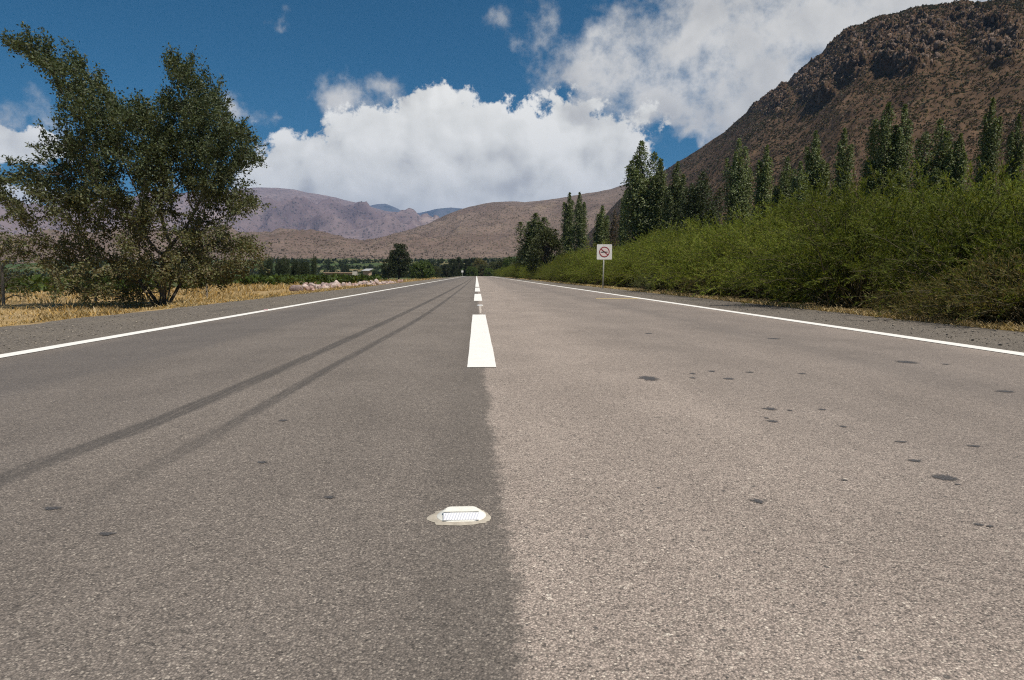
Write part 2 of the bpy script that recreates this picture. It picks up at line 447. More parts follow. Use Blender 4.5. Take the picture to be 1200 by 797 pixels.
# --- tar stain
M_tar, t, b = new_mat('tar_stain'); P = t.n.new('ShaderNodeTexCoord').outputs['Object']
at = t.n.new('ShaderNodeAttribute'); at.attribute_name = 'tint'
v = t.voro(P, 175.0); r1 = t.sep(v['Color'])
t.l.new(t.mul((0.060, 0.058, 0.060), t.lin(r1[0], 0, 1, 0.6, 1.9)), b.inputs['Base Color']); b.inputs['Roughness'].default_value = 0.8
t.l.new(t.bump(t.math('SUBTRACT', 1.0, v['Distance']), 0.7, 0.003), b.inputs['Normal'])
e_ = t.math('ADD', t.sep(at.outputs['Color'])[0], t.math('ADD', t.math('MULTIPLY', t.math('SUBTRACT', t.noise(P, 45.0, 4.0, 0.7), 0.5), 1.1), t.math('MULTIPLY', t.math('SUBTRACT', r1[1], 0.5), 0.35)))
al = t.math('MULTIPLY', t.ss(e_, 0.08, 0.58), 0.85)
tr = t.n.new('ShaderNodeBsdfTransparent'); mx = t.n.new('ShaderNodeMixShader'); t.l.new(al, mx.inputs[0]); t.l.new(tr.outputs[0], mx.inputs[1]); t.l.new(b.outputs[0], mx.inputs[2])
t.l.new(mx.outputs[0], t.n['Material Output'].inputs[0])

# --- shoulder
M_sh, t, b = new_mat('shoulder_chippings'); P = t.n.new('ShaderNodeTexCoord').outputs['Object']
P = t.vmath('MULTIPLY', P, (1, 1, 0))
v1 = t.voro(P, 85.0); v2 = t.voro(P, 160.0); r1 = t.sep(v1['Color']); r2 = t.sep(v2['Color'])
c = t.mul((0.205, 0.178, 0.150), t.lin(r1[0], 0, 1, 0.6, 1.4))
c = t.mix(t.math('MULTIPLY', t.ss(v1['Distance'], 0.4, 0.7), 0.6), c, (0.05, 0.045, 0.04))
c = t.mix(t.math('MULTIPLY', t.math('GREATER_THAN', r1[1], 0.92), 0.5), c, (0.36, 0.32, 0.27))
dust = t.ss(t.noise(P, 0.9, 5.0, 0.62), 0.48, 0.72)
c = t.mix(t.math('MULTIPLY', dust, 0.25), c, (0.26, 0.225, 0.18))
dk = t.ss(t.noise(t.vmath('MULTIPLY', P, (1.0, 0.12, 1.0)), 2.5, 4.0, 0.65), 0.55, 0.7)
c = t.mix(t.math('MULTIPLY', dk, 0.35), c, (0.06, 0.057, 0.055))
t.l.new(c, b.inputs['Base Color']); b.inputs['Roughness'].default_value = 0.92; b.inputs['Specular IOR Level'].default_value = 0.2
hh = t.math('ADD', t.math('MULTIPLY', t.math('SUBTRACT', 1.0, v1['Distance']), t.lin(r1[2], 0, 1, 0.4, 1.0)), t.math('MULTIPLY', t.math('SUBTRACT', 1.0, v2['Distance']), 0.4))
t.l.new(t.bump(hh, 0.9, 0.011), b.inputs['Normal'])

# --- road paint
def paint_mat(name, col, wear=0.5):
    m, t, b = new_mat(name); P = t.n.new('ShaderNodeTexCoord').outputs['Object']
    n = t.noise(P, 120.0, 4.0, 0.7); n2 = t.noise(P, 9.0, 5.0, 0.65)
    g = t.ss(t.math('ADD', t.math('MULTIPLY', n, 0.55), t.math('MULTIPLY', n2, 0.45)), 0.60, 0.70)
    c = t.mul(col, t.lin(n2, 0.2, 0.8, 0.90, 1.06))
    c = t.mix(t.math('MULTIPLY', g, wear), c, (0.20, 0.18, 0.16))
    t.l.new(c, b.inputs['Base Color']); b.inputs['Roughness'].default_value = 0.7; b.inputs['Specular IOR Level'].default_value = 0.3
    v = t.voro(P, 150.0)
    t.l.new(t.bump(t.math('SUBTRACT', 1.0, v['Distance']), 0.45, 0.002), b.inputs['Normal'])
    return m
M_white = paint_mat('road_paint_white', (0.82, 0.80, 0.76), 0.6)
M_yellow = paint_mat('road_paint_yellow', (0.44, 0.335, 0.17), 0.9)
M_oldpaint = paint_mat('road_paint_old', (0.50, 0.44, 0.38), 0.9)

# --- ground: dry soil, straw litter, green valley floor farther off
M_ground, t, b = new_mat('dry_ground'); P = t.n.new('ShaderNodeTexCoord').outputs['Object']
x, y, z = t.sep(P)
n1 = t.noise(P, 0.35, 6.0, 0.6); n2 = t.noise(P, 9.0, 6.0, 0.65); n3 = t.noise(P, 0.03, 5.0, 0.6)
c = t.mix(t.ss(n2, 0.3, 0.7), (0.30, 0.205, 0.095), (0.44, 0.315, 0.155))
c = t.mix(t.math('MULTIPLY', t.ss(n1, 0.42, 0.62), 0.45), c, (0.25, 0.19, 0.12))
green = t.mix(t.ss(n3, 0.4, 0.6), (0.075, 0.095, 0.035), (0.20, 0.165, 0.085))
green = t.mix(t.ss(t.noise(t.vmath('MULTIPLY', P, (0.4, 1.0, 1.0)), 0.018, 4.0, 0.6), 0.46, 0.54), green, (0.055, 0.085, 0.03))
c = t.mix(t.ss(y, 70.0, 140.0), c, green)
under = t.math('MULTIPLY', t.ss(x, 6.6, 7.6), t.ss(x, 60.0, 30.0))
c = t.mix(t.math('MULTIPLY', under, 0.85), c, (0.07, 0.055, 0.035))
t.l.new(c, b.inputs['Base Color']); b.inputs['Roughness'].default_value = 0.95; b.inputs['Specular IOR Level'].default_value = 0.1
t.l.new(t.bump(n2, 0.8, 0.05), b.inputs['Normal'])

def hill_mat(name, soil_a, soil_b, shrub, sscale, scover, nscale, pale=None, bump_d=1.0):
    m, t, b = new_mat(name); P = t.n.new('ShaderNodeTexCoord').outputs['Object']
    n1 = t.noise(P, nscale, 8.0, 0.62); n2 = t.noise(P, nscale * 9, 6.0, 0.65)
    c = t.mix(t.ss(n1, 0.35, 0.65), soil_a, soil_b)
    c = t.mul(c, t.lin(n2, 0.25, 0.75, 0.78, 1.22))
    if pale: c = t.mix(t.math('MULTIPLY', t.ss(t.noise(P, nscale * 2.3, 7.0, 0.66, 0.6), 0.56, 0.68), 0.7), c, pale)
    v = t.voro(P, sscale); rv = t.sep(v['Color'])
    sh = t.math('MULTIPLY', t.ss(v['Distance'], 0.52, 0.34), t.math('LESS_THAN', rv[0], scover))
    c = t.mix(t.math('MULTIPLY', sh, 0.8), c, t.mul(shrub, t.lin(rv[1], 0, 1, 0.6, 1.4)))
    t.l.new(c, b.inputs['Base Color']); b.inputs['Roughness'].default_value = 0.95; b.inputs['Specular IOR Level'].default_value = 0.1
    hgt = t.math('ADD', t.math('MULTIPLY', n2, 1.5), sh)
    t.l.new(t.bump(hgt, 0.6, bump_d), b.inputs['Normal'])
    return m

# ------------------------------------------------------------------ terrain
def zg(x, y):
    x = np.asarray(x, float); y = np.asarray(y, float)
    z = -0.50 * sstep(-x, 5.35, 9.5) - 0.5 * sstep(-x, 18, 60)
    z = z + 0.045 * np.maximum(x - 7.0, 0) * sstep(x, 6.0, 9.0)
    z = np.minimum(z, 6.0)
    p = np.stack([x * 0.35, y * 0.35, np.zeros_like(x)], -1).reshape(-1, 3)
    nz = fbm(p, 3).reshape(x.shape)
    off = np.maximum(sstep(-x, 5.5, 8.0), sstep(x, 6.3, 8.0))
    z = z + 0.10 * nz * off
    z = z - 1.6 * sstep(y, 215, 330)
    z = z + np.maximum(y - 430, 0) * 0.045 * sstep(y, 430, 800) * (y < 1e9)
    z = np.where(y > 1100, np.minimum(z, 34.0), z)
    return np.minimum(z, 34.0)

def spaced(a, b, d0, d1):       # coordinates with steps growing from d0 to d1
    v, o = [a], a
    while o < b:
        f = (o - a) / (b - a); o += d0 + (d1 - d0) * f ** 1.3; v.append(min(o, b))
    return np.array(v)
xs_r = spaced(0, 120, 0.45, 9.0); xs_r2 = spaced(120, 9000, 12, 900)[1:]
xs = np.concatenate([-xs_r2[::-1], -xs_r[::-1], xs_r[1:], xs_r2])
ys = np.concatenate([np.linspace(-300, -4, 14), spaced(-3, 130, 0.5, 3.5), spaced(130, 1200, 4, 30)[1:], spaced(1200, 14000, 60, 900)[1:]])
GX, GY = np.meshgrid(xs, ys)
GZ = zg(GX, GY) - 0.012 - 0.05 * ((GX > -5.0) & (GX < 5.6))
# keep the ground sheet clear below the paved strip
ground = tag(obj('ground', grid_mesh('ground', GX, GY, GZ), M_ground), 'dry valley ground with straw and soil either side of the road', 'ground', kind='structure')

# road strip (follows the crest at the far end)
LINE_L = on_plane(0, 418)[0]; LINE_R = on_plane(1198, 415.5)[0]
def strip(name, x0, x1, y0, y1, z, mat, parent=None, nx=2, ny=None, edge0=0.0, edge1=0.0, seed=0.0, dy=2.0):
    yy = np.linspace(y0, y1, ny or max(2, int((y1 - y0) / dy)))
    u = np.linspace(0, 1, nx)
    X = x0 + (x1 - x0) * u[None, :] + 0 * yy[:, None]; Y = yy[:, None] + 0 * u[None, :]
    if edge0: X[:, 0] += edge0 * fbm(np.stack([yy * 0.8, 0 * yy + seed, 0 * yy], -1), 4)
    if edge1: X[:, -1] += edge1 * fbm(np.stack([yy * 0.8, 0 * yy + seed + 9, 0 * yy], -1), 4)
    Z = -1.6 * sstep(Y, 215, 330) + z
    return obj(name, grid_mesh(name, X, Y, Z), mat, parent)
ROAD_END = 330.0
road = strip('road', LINE_L - 0.12, LINE_R + 0.12, -6, ROAD_END, 0.0, M_road, nx=12)
tag(road, 'two lane asphalt road, darker left lane and paler right lane', 'road', kind='structure')
SH_L, SH_R = -5.45, 5.72
shl = strip('shoulder', SH_L, LINE_L - 0.09, -6, ROAD_END, -0.004, M_sh, nx=6, edge0=0.35, seed=3.0, dy=0.25)
tag(shl, 'grey gravel shoulder between the left edge line and dry grass', 'shoulder', kind='structure')
shr = strip('shoulder', LINE_R + 0.09, SH_R, -6, ROAD_END, -0.004, M_sh, nx=6, edge1=0.22, seed=31.0, dy=0.25)
tag(shr, 'grey gravel shoulder between the right edge line and the thicket', 'shoulder', kind='structure')
strip('edge_line', LINE_L - 0.075, LINE_L + 0.075, -6, 300, 0.004, M_white, road, edge0=0.012, edge1=0.012, dy=0.2)
strip('edge_line', LINE_R - 0.08, LINE_R + 0.08, -6, 300, 0.004, M_white, road, edge0=0.012, edge1=0.012, dy=0.2)
XC = 0.032
def yd(py): return on_plane(559, py)[1]
for a_, b_ in ((431, 369), (352.8, 344.6), (341.8, 337.2), (336.3, None)):
    y0 = yd(a_); y1 = yd(b_) if b_ else 300.0
    strip('centre_line', XC - 0.095, XC + 0.095, y0, y1, 0.004, M_white, road, edge0=0.006, edge1=0.006, dy=0.1 if b_ else 1.0)
p0, p1 = yd(367.5), yd(359)
strip('old_paint_streak', XC + 0.012, XC + 0.05, p0, p1, 0.003, M_oldpaint, road, edge0=0.02, edge1=0.03, dy=0.05)
a_, b_ = on_plane(702, 350.6), on_plane(737, 349.6)
strip('yellow_mark', a_[0], LINE_R - 0.09, a_[1], a_[1] + 0.5, 0.003, M_yellow, road, nx=2, edge0=0.15, dy=0.1)

# tar stains on the paving
def stain_mesh(rx, ry, seed):
    n = 26; th = np.arange(n) / n * 2 * np.pi
    k = 1 + 0.55 * fbm(np.stack([np.cos(th) * 1.6 + seed, np.sin(th) * 1.6, 0 * th + seed * 3], -1), 4)
    v = np.concatenate([[[0, 0, 0]], np.stack([rx * k * np.cos(th), ry * k * np.sin(th), 0 * th], -1)])
    tr = np.stack([np.zeros(n, int), 1 + np.arange(n), 1 + (np.arange(n) + 1) % n], -1)
    v[1:] *= 1.08; tn = np.zeros((n + 1, 3)); tn[0] = 1.0
    return mesh_np('tar_stain', v, None, tn, False, tr)
ST = [(760, 443.5, 13, 3.2), (1107, 560.5, 17, 5), (888, 587.5, 8, 3.6), (1063, 424.5, 14, 2), (902, 479.5, 9, 2), (906, 494, 7, 1.8), (988, 500, 5, 1.4), (1072, 540, 9, 2),
      (854, 444, 7, 1.3), (812, 438, 4, 1.2), (834, 435.3, 4.5, 1.3), (812, 443, 4, 1), (940, 438, 5, 1), (1142, 523, 9, 1.6), (963, 480, 6, 1.2), (1057, 518, 8, 1.2),
      (1178, 459, 12, 1.6), (879, 436.5, 5, 0.9), (925, 481, 4, 1.1), (898, 490, 3.5, 1), (387, 583, 8, 2), (308, 542, 7, 1.7), (332, 493, 7, 1.3), (62, 596, 11, 2.6),
      (126, 626, 12, 2.4), (1122, 568, 4, 1), (989, 563, 5, 1), (772, 572, 3, 1), (907, 397, 8, 0.9), (760, 391, 5, 0.7), (1108, 427, 5, 0.9), (1146, 615, 7, 2), (1160, 617, 5, 1.6)]
for i, (px, py, rx, ry) in enumerate(ST):
    q = on_plane(px, py); q1 = on_plane(px + rx, py); q2 = on_plane(px, py - ry)
    o = obj('tar_stain', stain_mesh(abs(q1[0] - q[0]), max(abs(q2[1] - q[1]), 0.3 * abs(q1[0] - q[0])), i * 1.7), M_tar, road)
    o.location = (q[0], q[1], 0.0022)

# ------------------------------------------------------------------ hills
def hill(name, sky, px0, px1, ncol, nrow, base, mat, amp, nfreq, seed, pw=1.2, back=1.35, hsink=12.0, ridge_amp=0.35, extra=None):
    """sky: (px, py, ridge distance). rows run from the foot (distance base(px)) over the ridge and down behind"""
    k = np.array(sky, float)
    cols = np.linspace(px0, px1, ncol)
    py = np.interp(cols, k[:, 0], k[:, 1]); dist = np.interp(cols, k[:, 0], k[:, 2])
    dirs = np.array([ray(a, b_) for a, b_ in zip(cols, py)])
    hz = np.hypot(dirs[:, 0], dirs[:, 1])
    hd = dirs[:, :2] / hz[:, None]; H = CAM_H + dist * dirs[:, 2] / hz
    bd = np.array([base(c_) for c_ in cols])
    tt = np.concatenate([np.linspace(0, 1, int(nrow * 0.85)), np.linspace(1, 1.6, int(nrow * 0.15) + 1)[1:]])
    D = bd[None, :] + (dist - bd)[None, :] * np.minimum(tt, 1)[:, None] + dist[None, :] * (back - 1) * np.maximum(tt - 1, 0)[:, None] / 0.6
    X = D * hd[None, :, 0]; Y = D * hd[None, :, 1]
    u = np.minimum(tt, 1)[:, None]
    prof = np.where(tt[:, None] <= 1, u ** pw, 1 - 0.8 * sstep(tt[:, None], 1.0, 1.7))
    Z = -hsink + (H[None, :] + hsink) * prof
    P_ = np.stack([X, Y, Z * 0.6], -1).reshape(-1, 3) * nfreq + seed
    nz = fbm(P_, 6, 0.5, True).reshape(X.shape) - 0.25
    n2 = fbm(P_ * 3.7, 4).reshape(X.shape)
    env = np.clip(u * 3, 0, 1) * np.where(tt[:, None] <= 1, 1 - (1 - ridge_amp) * sstep(u, 0.55, 1.0), ridge_amp)
    Z = Z + amp * (nz * 1.2 + 0.35 * n2) * env
    if extra is not None: X, Y, Z = extra(cols, tt, X, Y, Z, hd)
    return obj(name, grid_mesh(name, X, Y, Z), mat), (cols, tt, X, Y, Z)

MH_far = hill_mat('far_mountain', (0.170, 0.125, 0.125), (0.235, 0.180, 0.172), (0.14, 0.115, 0.105), 0.05, 0.40, 0.0009, (0.34, 0.27, 0.245), 10.0)
MH_blue = hill_mat('blue_ridge', (0.10, 0.10, 0.10), (0.14, 0.13, 0.12), (0.07, 0.08, 0.06), 0.01, 0.5, 0.0007, None, 10.0)
MH_mid = hill_mat('scrub_hill', (0.140, 0.100, 0.082), (0.190, 0.142, 0.115), (0.095, 0.080, 0.055), 0.22, 0.60, 0.0035, (0.23, 0.175, 0.13), 2.0)
MH_near = hill_mat('rocky_hill', (0.086, 0.053, 0.033), (0.118, 0.075, 0.047), (0.050, 0.043, 0.019), 0.55, 0.55, 0.012, None, 0.8)

BL = [(150, 250, 13000), (400, 246, 13000), (430, 242, 13000), (442, 239.5, 13000), (452, 239, 13000), (462, 243, 13000), (474, 249, 13000), (492, 250, 13000), (510, 245.5, 12500), (528, 243.5, 12500), (545, 245, 12500), (580, 252, 12500), (760, 245, 13000)]
o, _ = hill('far_ridge', BL, 150, 760, 220, 40, lambda p: 10500, MH_blue, 120, 0.0006, 4.0, ridge_amp=0.1)
tag(o, 'farthest blue ridge showing in the gap under the clouds', 'mountain', kind='structure')
FM = [(-900, 235, 7500), (-300, 236, 7500), (-60, 240, 7400), (40, 243, 7300), (110, 236, 7300), (200, 228, 7200), (285, 222.5, 7200), (318, 222, 7200), (345, 224.5, 7000), (372, 229, 7000), (395, 233, 7000), (425, 240, 6800), (452, 248.5, 6600),
      (480, 253, 6600), (520, 262, 6400), (600, 275, 6400), (800, 285, 6400)]
o, _ = hill('far_mountain', FM, -900, 800, 620, 130, lambda p: 3600, MH_far, 300, 0.0011, 8.0, pw=1.25, ridge_amp=0.10)
tag(o, 'distant lilac brown mountain with pale bare patches at left', 'mountain', kind='structure')
MM = [(-1200, 268, 2300), (-300, 282, 2200), (0, 284, 2100), (120, 281, 2100), (250, 277.5, 2050), (300, 276, 2000), (345, 275.5, 2000), (385, 279.5, 2000), (425, 285, 2000), (450, 282, 2100), (475, 275.5, 2200), (500, 264, 2300), (525, 252, 2400), (548, 243, 2500), (575, 238, 2500),
      (603, 236, 2500), (615, 237.2, 2500), (640, 233.5, 2500), (680, 228, 2450), (715, 222.5, 2400), (742, 214, 2400), (800, 200, 2300), (900, 180, 2300), (1300, 170, 2300)]
mid, (mc, mt_, mX, mY, mZ) = hill('scrub_hill', MM, -1200, 1300, 760, 130, lambda p: 900, MH_mid, 46, 0.0030, 21.0, pw=1.15, hsink=-12.0, ridge_amp=0.12)
tag(mid, 'brown scrub covered hills behind the valley at the end of the road', 'hill', kind='structure')

RH = [(640, 322, 1200), (668, 300, 1200), (700, 262, 1150), (724, 236, 1120), (742, 220, 1100), (780, 200, 1050), (815, 178.5, 980), (850, 154.5, 920), (881, 127, 860), (909, 109, 830), (937, 90, 800), (965, 66, 770), (990, 42, 750), (1018, 28, 735), (1046, 18.5, 720),
      (1075, 10, 710), (1102, 5.5, 700), (1140, 5.5, 690), (1175, 0, 680), (1260, -25, 660), (1500, -60, 640), (1900, -60, 640)]
CRAG = [(905, 112, 30, 26), (950, 88, 38, 34), (992, 62, 42, 40), (1040, 48, 45, 34), (1085, 40, 48, 34), (1060, 70, 45, 18), (1170, 40, 40, 38), (1130, 20, 45, 16), (880, 120, 14, 14), (960, 110, 24, 12)]
def crag_w(px, py):
    wv = np.zeros(np.shape(px))
    for (a, b_, rx, ry) in CRAG: wv = np.maximum(wv, 1 - np.hypot((px - a) / rx, (py - b_) / ry))
    return np.clip(wv * 2.0, 0, 1)
def project(X, Y, Z):
    v = np.stack([X, Y, Z - CAM_H], -1) @ CAM_M
    return 600 + F * v[..., 0] / -v[..., 2], 398.5 - F * v[..., 1] / -v[..., 2]
def crags(cols, tt, X, Y, Z, hd):
    px, py = project(X, Y, Z)
    cw = crag_w(px, py) * (tt[:, None] <= 1.02)
    P_ = np.stack([X, Y, Z], -1).reshape(-1, 3)
    blocks = fbm(P_ * np.array([0.05, 0.05, 0.03]), 4, 0.55, True).reshape(X.shape)
    fine = fbm(P_ * 0.16 + 5, 3, 0.6, True).reshape(X.shape)
    st = np.floor(blocks * 5 + fine) / 5 * 0.7 + blocks * 0.3
    push = cw * (st * 10 + fine * 5)
    return X - hd[None, :, 0] * push, Y - hd[None, :, 1] * push, Z + cw * (fine * 3.0 + st * 2.5)
rh, (rc, rt, rX, rY, rZ) = hill('rocky_hill', RH, 640, 1900, 760, 330, lambda p: float(np.interp(p, [640, 760, 900, 1200, 1900], [420, 300, 190, 110, 80])), MH_near, 13, 0.012, 33.0, pw=1.25, hsink=4.0, ridge_amp=0.16, extra=crags)
tag(rh, 'steep brown rocky hill rising on the right with crags below its ridge', 'hill', kind='structure')

# sample points on a hill surface
def hill_points(n, X, Y, Z, tmax_row, col_lo, col_hi, row_lo=0):
    r = rng.uniform(row_lo, tmax_row - 1.001, n); c_ = rng.uniform(col_lo, col_hi - 1.001, n)
    ri, ci = r.astype(int), c_.astype(int); fr, fc = r - ri, c_ - ci
    def s(A): return (A[ri, ci] * (1 - fr) * (1 - fc) + A[ri + 1, ci] * fr * (1 - fc) + A[ri, ci + 1] * (1 - fr) * fc + A[ri + 1, ci + 1] * fr * fc)
    return np.stack([s(X), s(Y), s(Z)], -1)

def tufts(pts, size, nleaf, cols, flat=0.8):
    """small shrubs: nleaf short broad leaf faces round each point"""
    n = len(pts); c0 = np.repeat(pts, nleaf, 0); sz = np.repeat(size, nleaf)
    d = rand_unit(n * nleaf); d[:, 2] = np.abs(d[:, 2]) * flat + 0.1
    c0 = c0 + d * (sz * 0.15)[:, None]
    v, q = leaf_quads(c0, d, rand_unit(n * nleaf), sz * rng.uniform(0.5, 1.0, n * nleaf), sz * rng.uniform(0.35, 0.7, n * nleaf))
    col = np.repeat(cols, nleaf, 0) * rng.uniform(0.7, 1.3, (n * nleaf, 1))
    return v, q, np.repeat(col, 4, 0)

nr = int(330 * 0.85)
c_hi = int((1290 - 640) / 1260 * 760)
pts = hill_points(56000, rX, rY, rZ, nr - 2, 5, c_hi, 60)
spx, spy = project(pts[:, 0], pts[:, 1], pts[:, 2])
dens = fbm(pts * 0.02, 3)
keep = (dens + rng.uniform(-0.5, 0.5, len(pts)) > -0.22) & (crag_w(spx, spy) < rng.uniform(0.5, 1.6, len(pts)))
pts = pts[keep]; dist = np.hypot(pts[:, 0], pts[:, 1])
sz = rng.uniform(0.6, 1.7, len(pts)) * np.clip(dist / 500, 0.6, 1.3)
pal = np.array([[0.060, 0.050, 0.024], [0.085, 0.060, 0.036], [0.042, 0.045, 0.018], [0.10, 0.072, 0.045], [0.05, 0.052, 0.022]])
v, q, tc_ = tufts(pts, sz, 6, pal[rng.integers(0, len(pal), len(pts))])
o = obj('hillside_scrub', mesh_np('hillside_scrub', v, q, tc_), M_leaf); tag(o, 'low dry brown scrub dotted over the rocky hillside', 'scrub', kind='stuff')

# rock blocks of the crags
def rock_shape(seed, npt=22, sq=0.55):
    """angular block: hull of random points pushed towards a box"""
    p_ = rand_unit(npt); p_ = np.sign(p_) * np.abs(p_) ** sq; p_ *= rng.uniform(0.75, 1.0, (npt, 1)) * np.array([0.8, 0.8, 0.8])
    bm = bmesh.new(); [bm.verts.new(c_) for c_ in p_]
    r_ = bmesh.ops.convex_hull(bm, input=bm.verts)
    bmesh.ops.delete(bm, geom=[v_ for v_ in bm.verts if not v_.link_faces], context='VERTS')
    bmesh.ops.recalc_face_normals(bm, faces=bm.faces); bmesh.ops.triangulate(bm, faces=bm.faces)
    bm.verts.index_update()
    co = np.array([v_.co[:] for v_ in bm.verts]); tr = np.array([[v_.index for v_ in f.verts] for f in bm.faces]); bm.free()
    return co, tr
shapes = [rock_shape(i, 30) for i in range(10)]
shapes1 = [rock_shape(i + 40, 16) for i in range(8)]
cp = hill_points(30000, rX, rY, rZ, nr - 1, 5, c_hi, 120)
spx, spy = project(cp[:, 0], cp[:, 1], cp[:, 2])
cp = cp[crag_w(spx, spy) > rng.uniform(0.15, 1.1, len(cp))][:3200]
vs, ts, cs, off = [], [], [], 0
for i, p_ in enumerate(cp):
    co, tr = shapes1[i % 8]
    s_ = rng.uniform(0.5, 1.6) * (1.7 if rng.random() < 0.10 else 1)
    a_ = rng.uniform(0, 6.28); ca, sa = math.cos(a_), math.sin(a_)
    k = co * np.array([s_ * rng.uniform(0.7, 1.2), s_ * rng.uniform(0.7, 1.2), s_ * rng.uniform(1.0, 2.3)])
    k = np.stack([k[:, 0] * ca - k[:, 1] * sa, k[:, 0] * sa + k[:, 1] * ca, k[:, 2] - 0.45 * s_ + k[:, 0] * 0.2], -1) + p_
    vs.append(k); ts.append(tr + off); off += len(k)
    cs.append(np.repeat([np.array([0.135, 0.092, 0.068]) * rng.uniform(0.35, 1.45)], len(k), 0))
M_crag, t, b = new_mat('crag_rock'); P = t.n.new('ShaderNodeTexCoord').outputs['Object']
at = t.n.new('ShaderNodeAttribute'); at.attribute_name = 'tint'
n = t.noise(P, 0.6, 6.0, 0.65)
t.l.new(t.mul(at.outputs['Color'], t.lin(n, 0.25, 0.75, 0.6, 1.4)), b.inputs['Base Color']); b.inputs['Roughness'].default_value = 0.95
t.l.new(t.bump(n, 0.8, 0.8), b.inputs['Normal'])
o = obj('crag_rocks', mesh_np('crag_rocks', np.concatenate(vs), None, np.concatenate(cs), False, np.concatenate(ts)), M_crag, rh); o['kind'] = 'stuff'

# scrub over the farther hill and trees as one far mass in the valley
nrm = int(130 * 0.85)
ci0, ci1 = int((200 + 1200) / 2500 * 760), int((860 + 1200) / 2500 * 760)
pts = hill_points(26000, mX, mY, mZ, nrm - 2, ci0, ci1, 0)
pts = pts[fbm(pts * 0.004, 3) + rng.uniform(-0.4, 0.4, len(pts)) > -0.05]
v, q, tc_ = tufts(pts, rng.uniform(1.2, 2.9, len(pts)), 3, np.array([[0.110, 0.098, 0.058], [0.10, 0.082, 0.056], [0.13, 0.10, 0.07]])[rng.integers(0, 3, len(pts))])
o = obj('far_scrub', mesh_np('far_scrub', v, q, tc_), M_leaf); tag(o, 'olive scrub dotted over the far brown hills', 'scrub', kind='stuff')

# ------------------------------------------------------------------ plant builders
def crown_mesh(name, c, d, n, length, width, cols):
    v, q = leaf_quads(c, d, n, length, width)
    return mesh_np(name, v, q, np.repeat(cols, 4, 0))

def pick(pal, n, jitter=0.2):
    pal = np.array(pal); return pal[rng.integers(0, len(pal), n)] * rng.uniform(1 - jitter, 1 + jitter, (n, 1))

def grow(base, attract, step, dinf, dkill, stem, iters=160):
    """space colonisation: returns node positions and parent indices"""
    pos = [np.array(s_, float) for s_ in stem]; par = [-1] + list(range(len(stem) - 1))
    A = attract.copy(); near = np.full(len(A), 1e9); who = np.zeros(len(A), int); done = 0
    for _ in range(iters):
        new = np.array(pos[done:])
        if len(new):
            dd = np.linalg.norm(A[:, None, :] - new[None], axis=2); j = dd.argmin(1); m = dd[np.arange(len(A)), j]
            upd = m < near; who[upd] = j[upd] + done; near[upd] = m[upd]; done = len(pos)
        keep = near > dkill
        A, near, who = A[keep], near[keep], who[keep]
        if len(A) == 0: break
        act = near < dinf
        if not act.any(): act = near <= near.min() + 1e-6
        P_ = np.array(pos); vec = A[act] - P_[who[act]]; vec /= np.linalg.norm(vec, axis=1)[:, None]
        acc = np.zeros((len(P_), 3)); np.add.at(acc, who[act], vec)
        idx = np.unique(who[act]); grew = 0
        for k in idx:
            g_ = acc[k] + rng.normal(size=3) * 0.25; g_ /= np.linalg.norm(g_) + 1e-9
            q_ = P_[k] + g_ * step
            if np.linalg.norm(P_ - q_, axis=1).min() > step * 0.3: pos.append(q_); par.append(k); grew += 1
        if not grew: break
    return np.array(pos), np.array(par)

def limb_mesh(name, pos, par, r_tip, power=2.3, rmax=None, sides=6):
    n = len(pos); area = np.zeros(n); kids = np.zeros(n, int)
    for i in range(n - 1, 0, -1): kids[par[i]] += 1
    for i in range(n - 1, -1, -1):
        if kids[i] == 0: area[i] = r_tip ** power
        if par[i] >= 0: area[par[i]] += area[i]
    rad = area ** (1 / power)
    if rmax: rad = np.minimum(rad, rmax)
    i = np.arange(1, n)
    v, q = tubes(pos[par[i]], pos[i], np.minimum(rad[par[i]], rad[i] * 1.5), rad[i], sides)
    return mesh_np(name, v, q, None, True), rad, kids

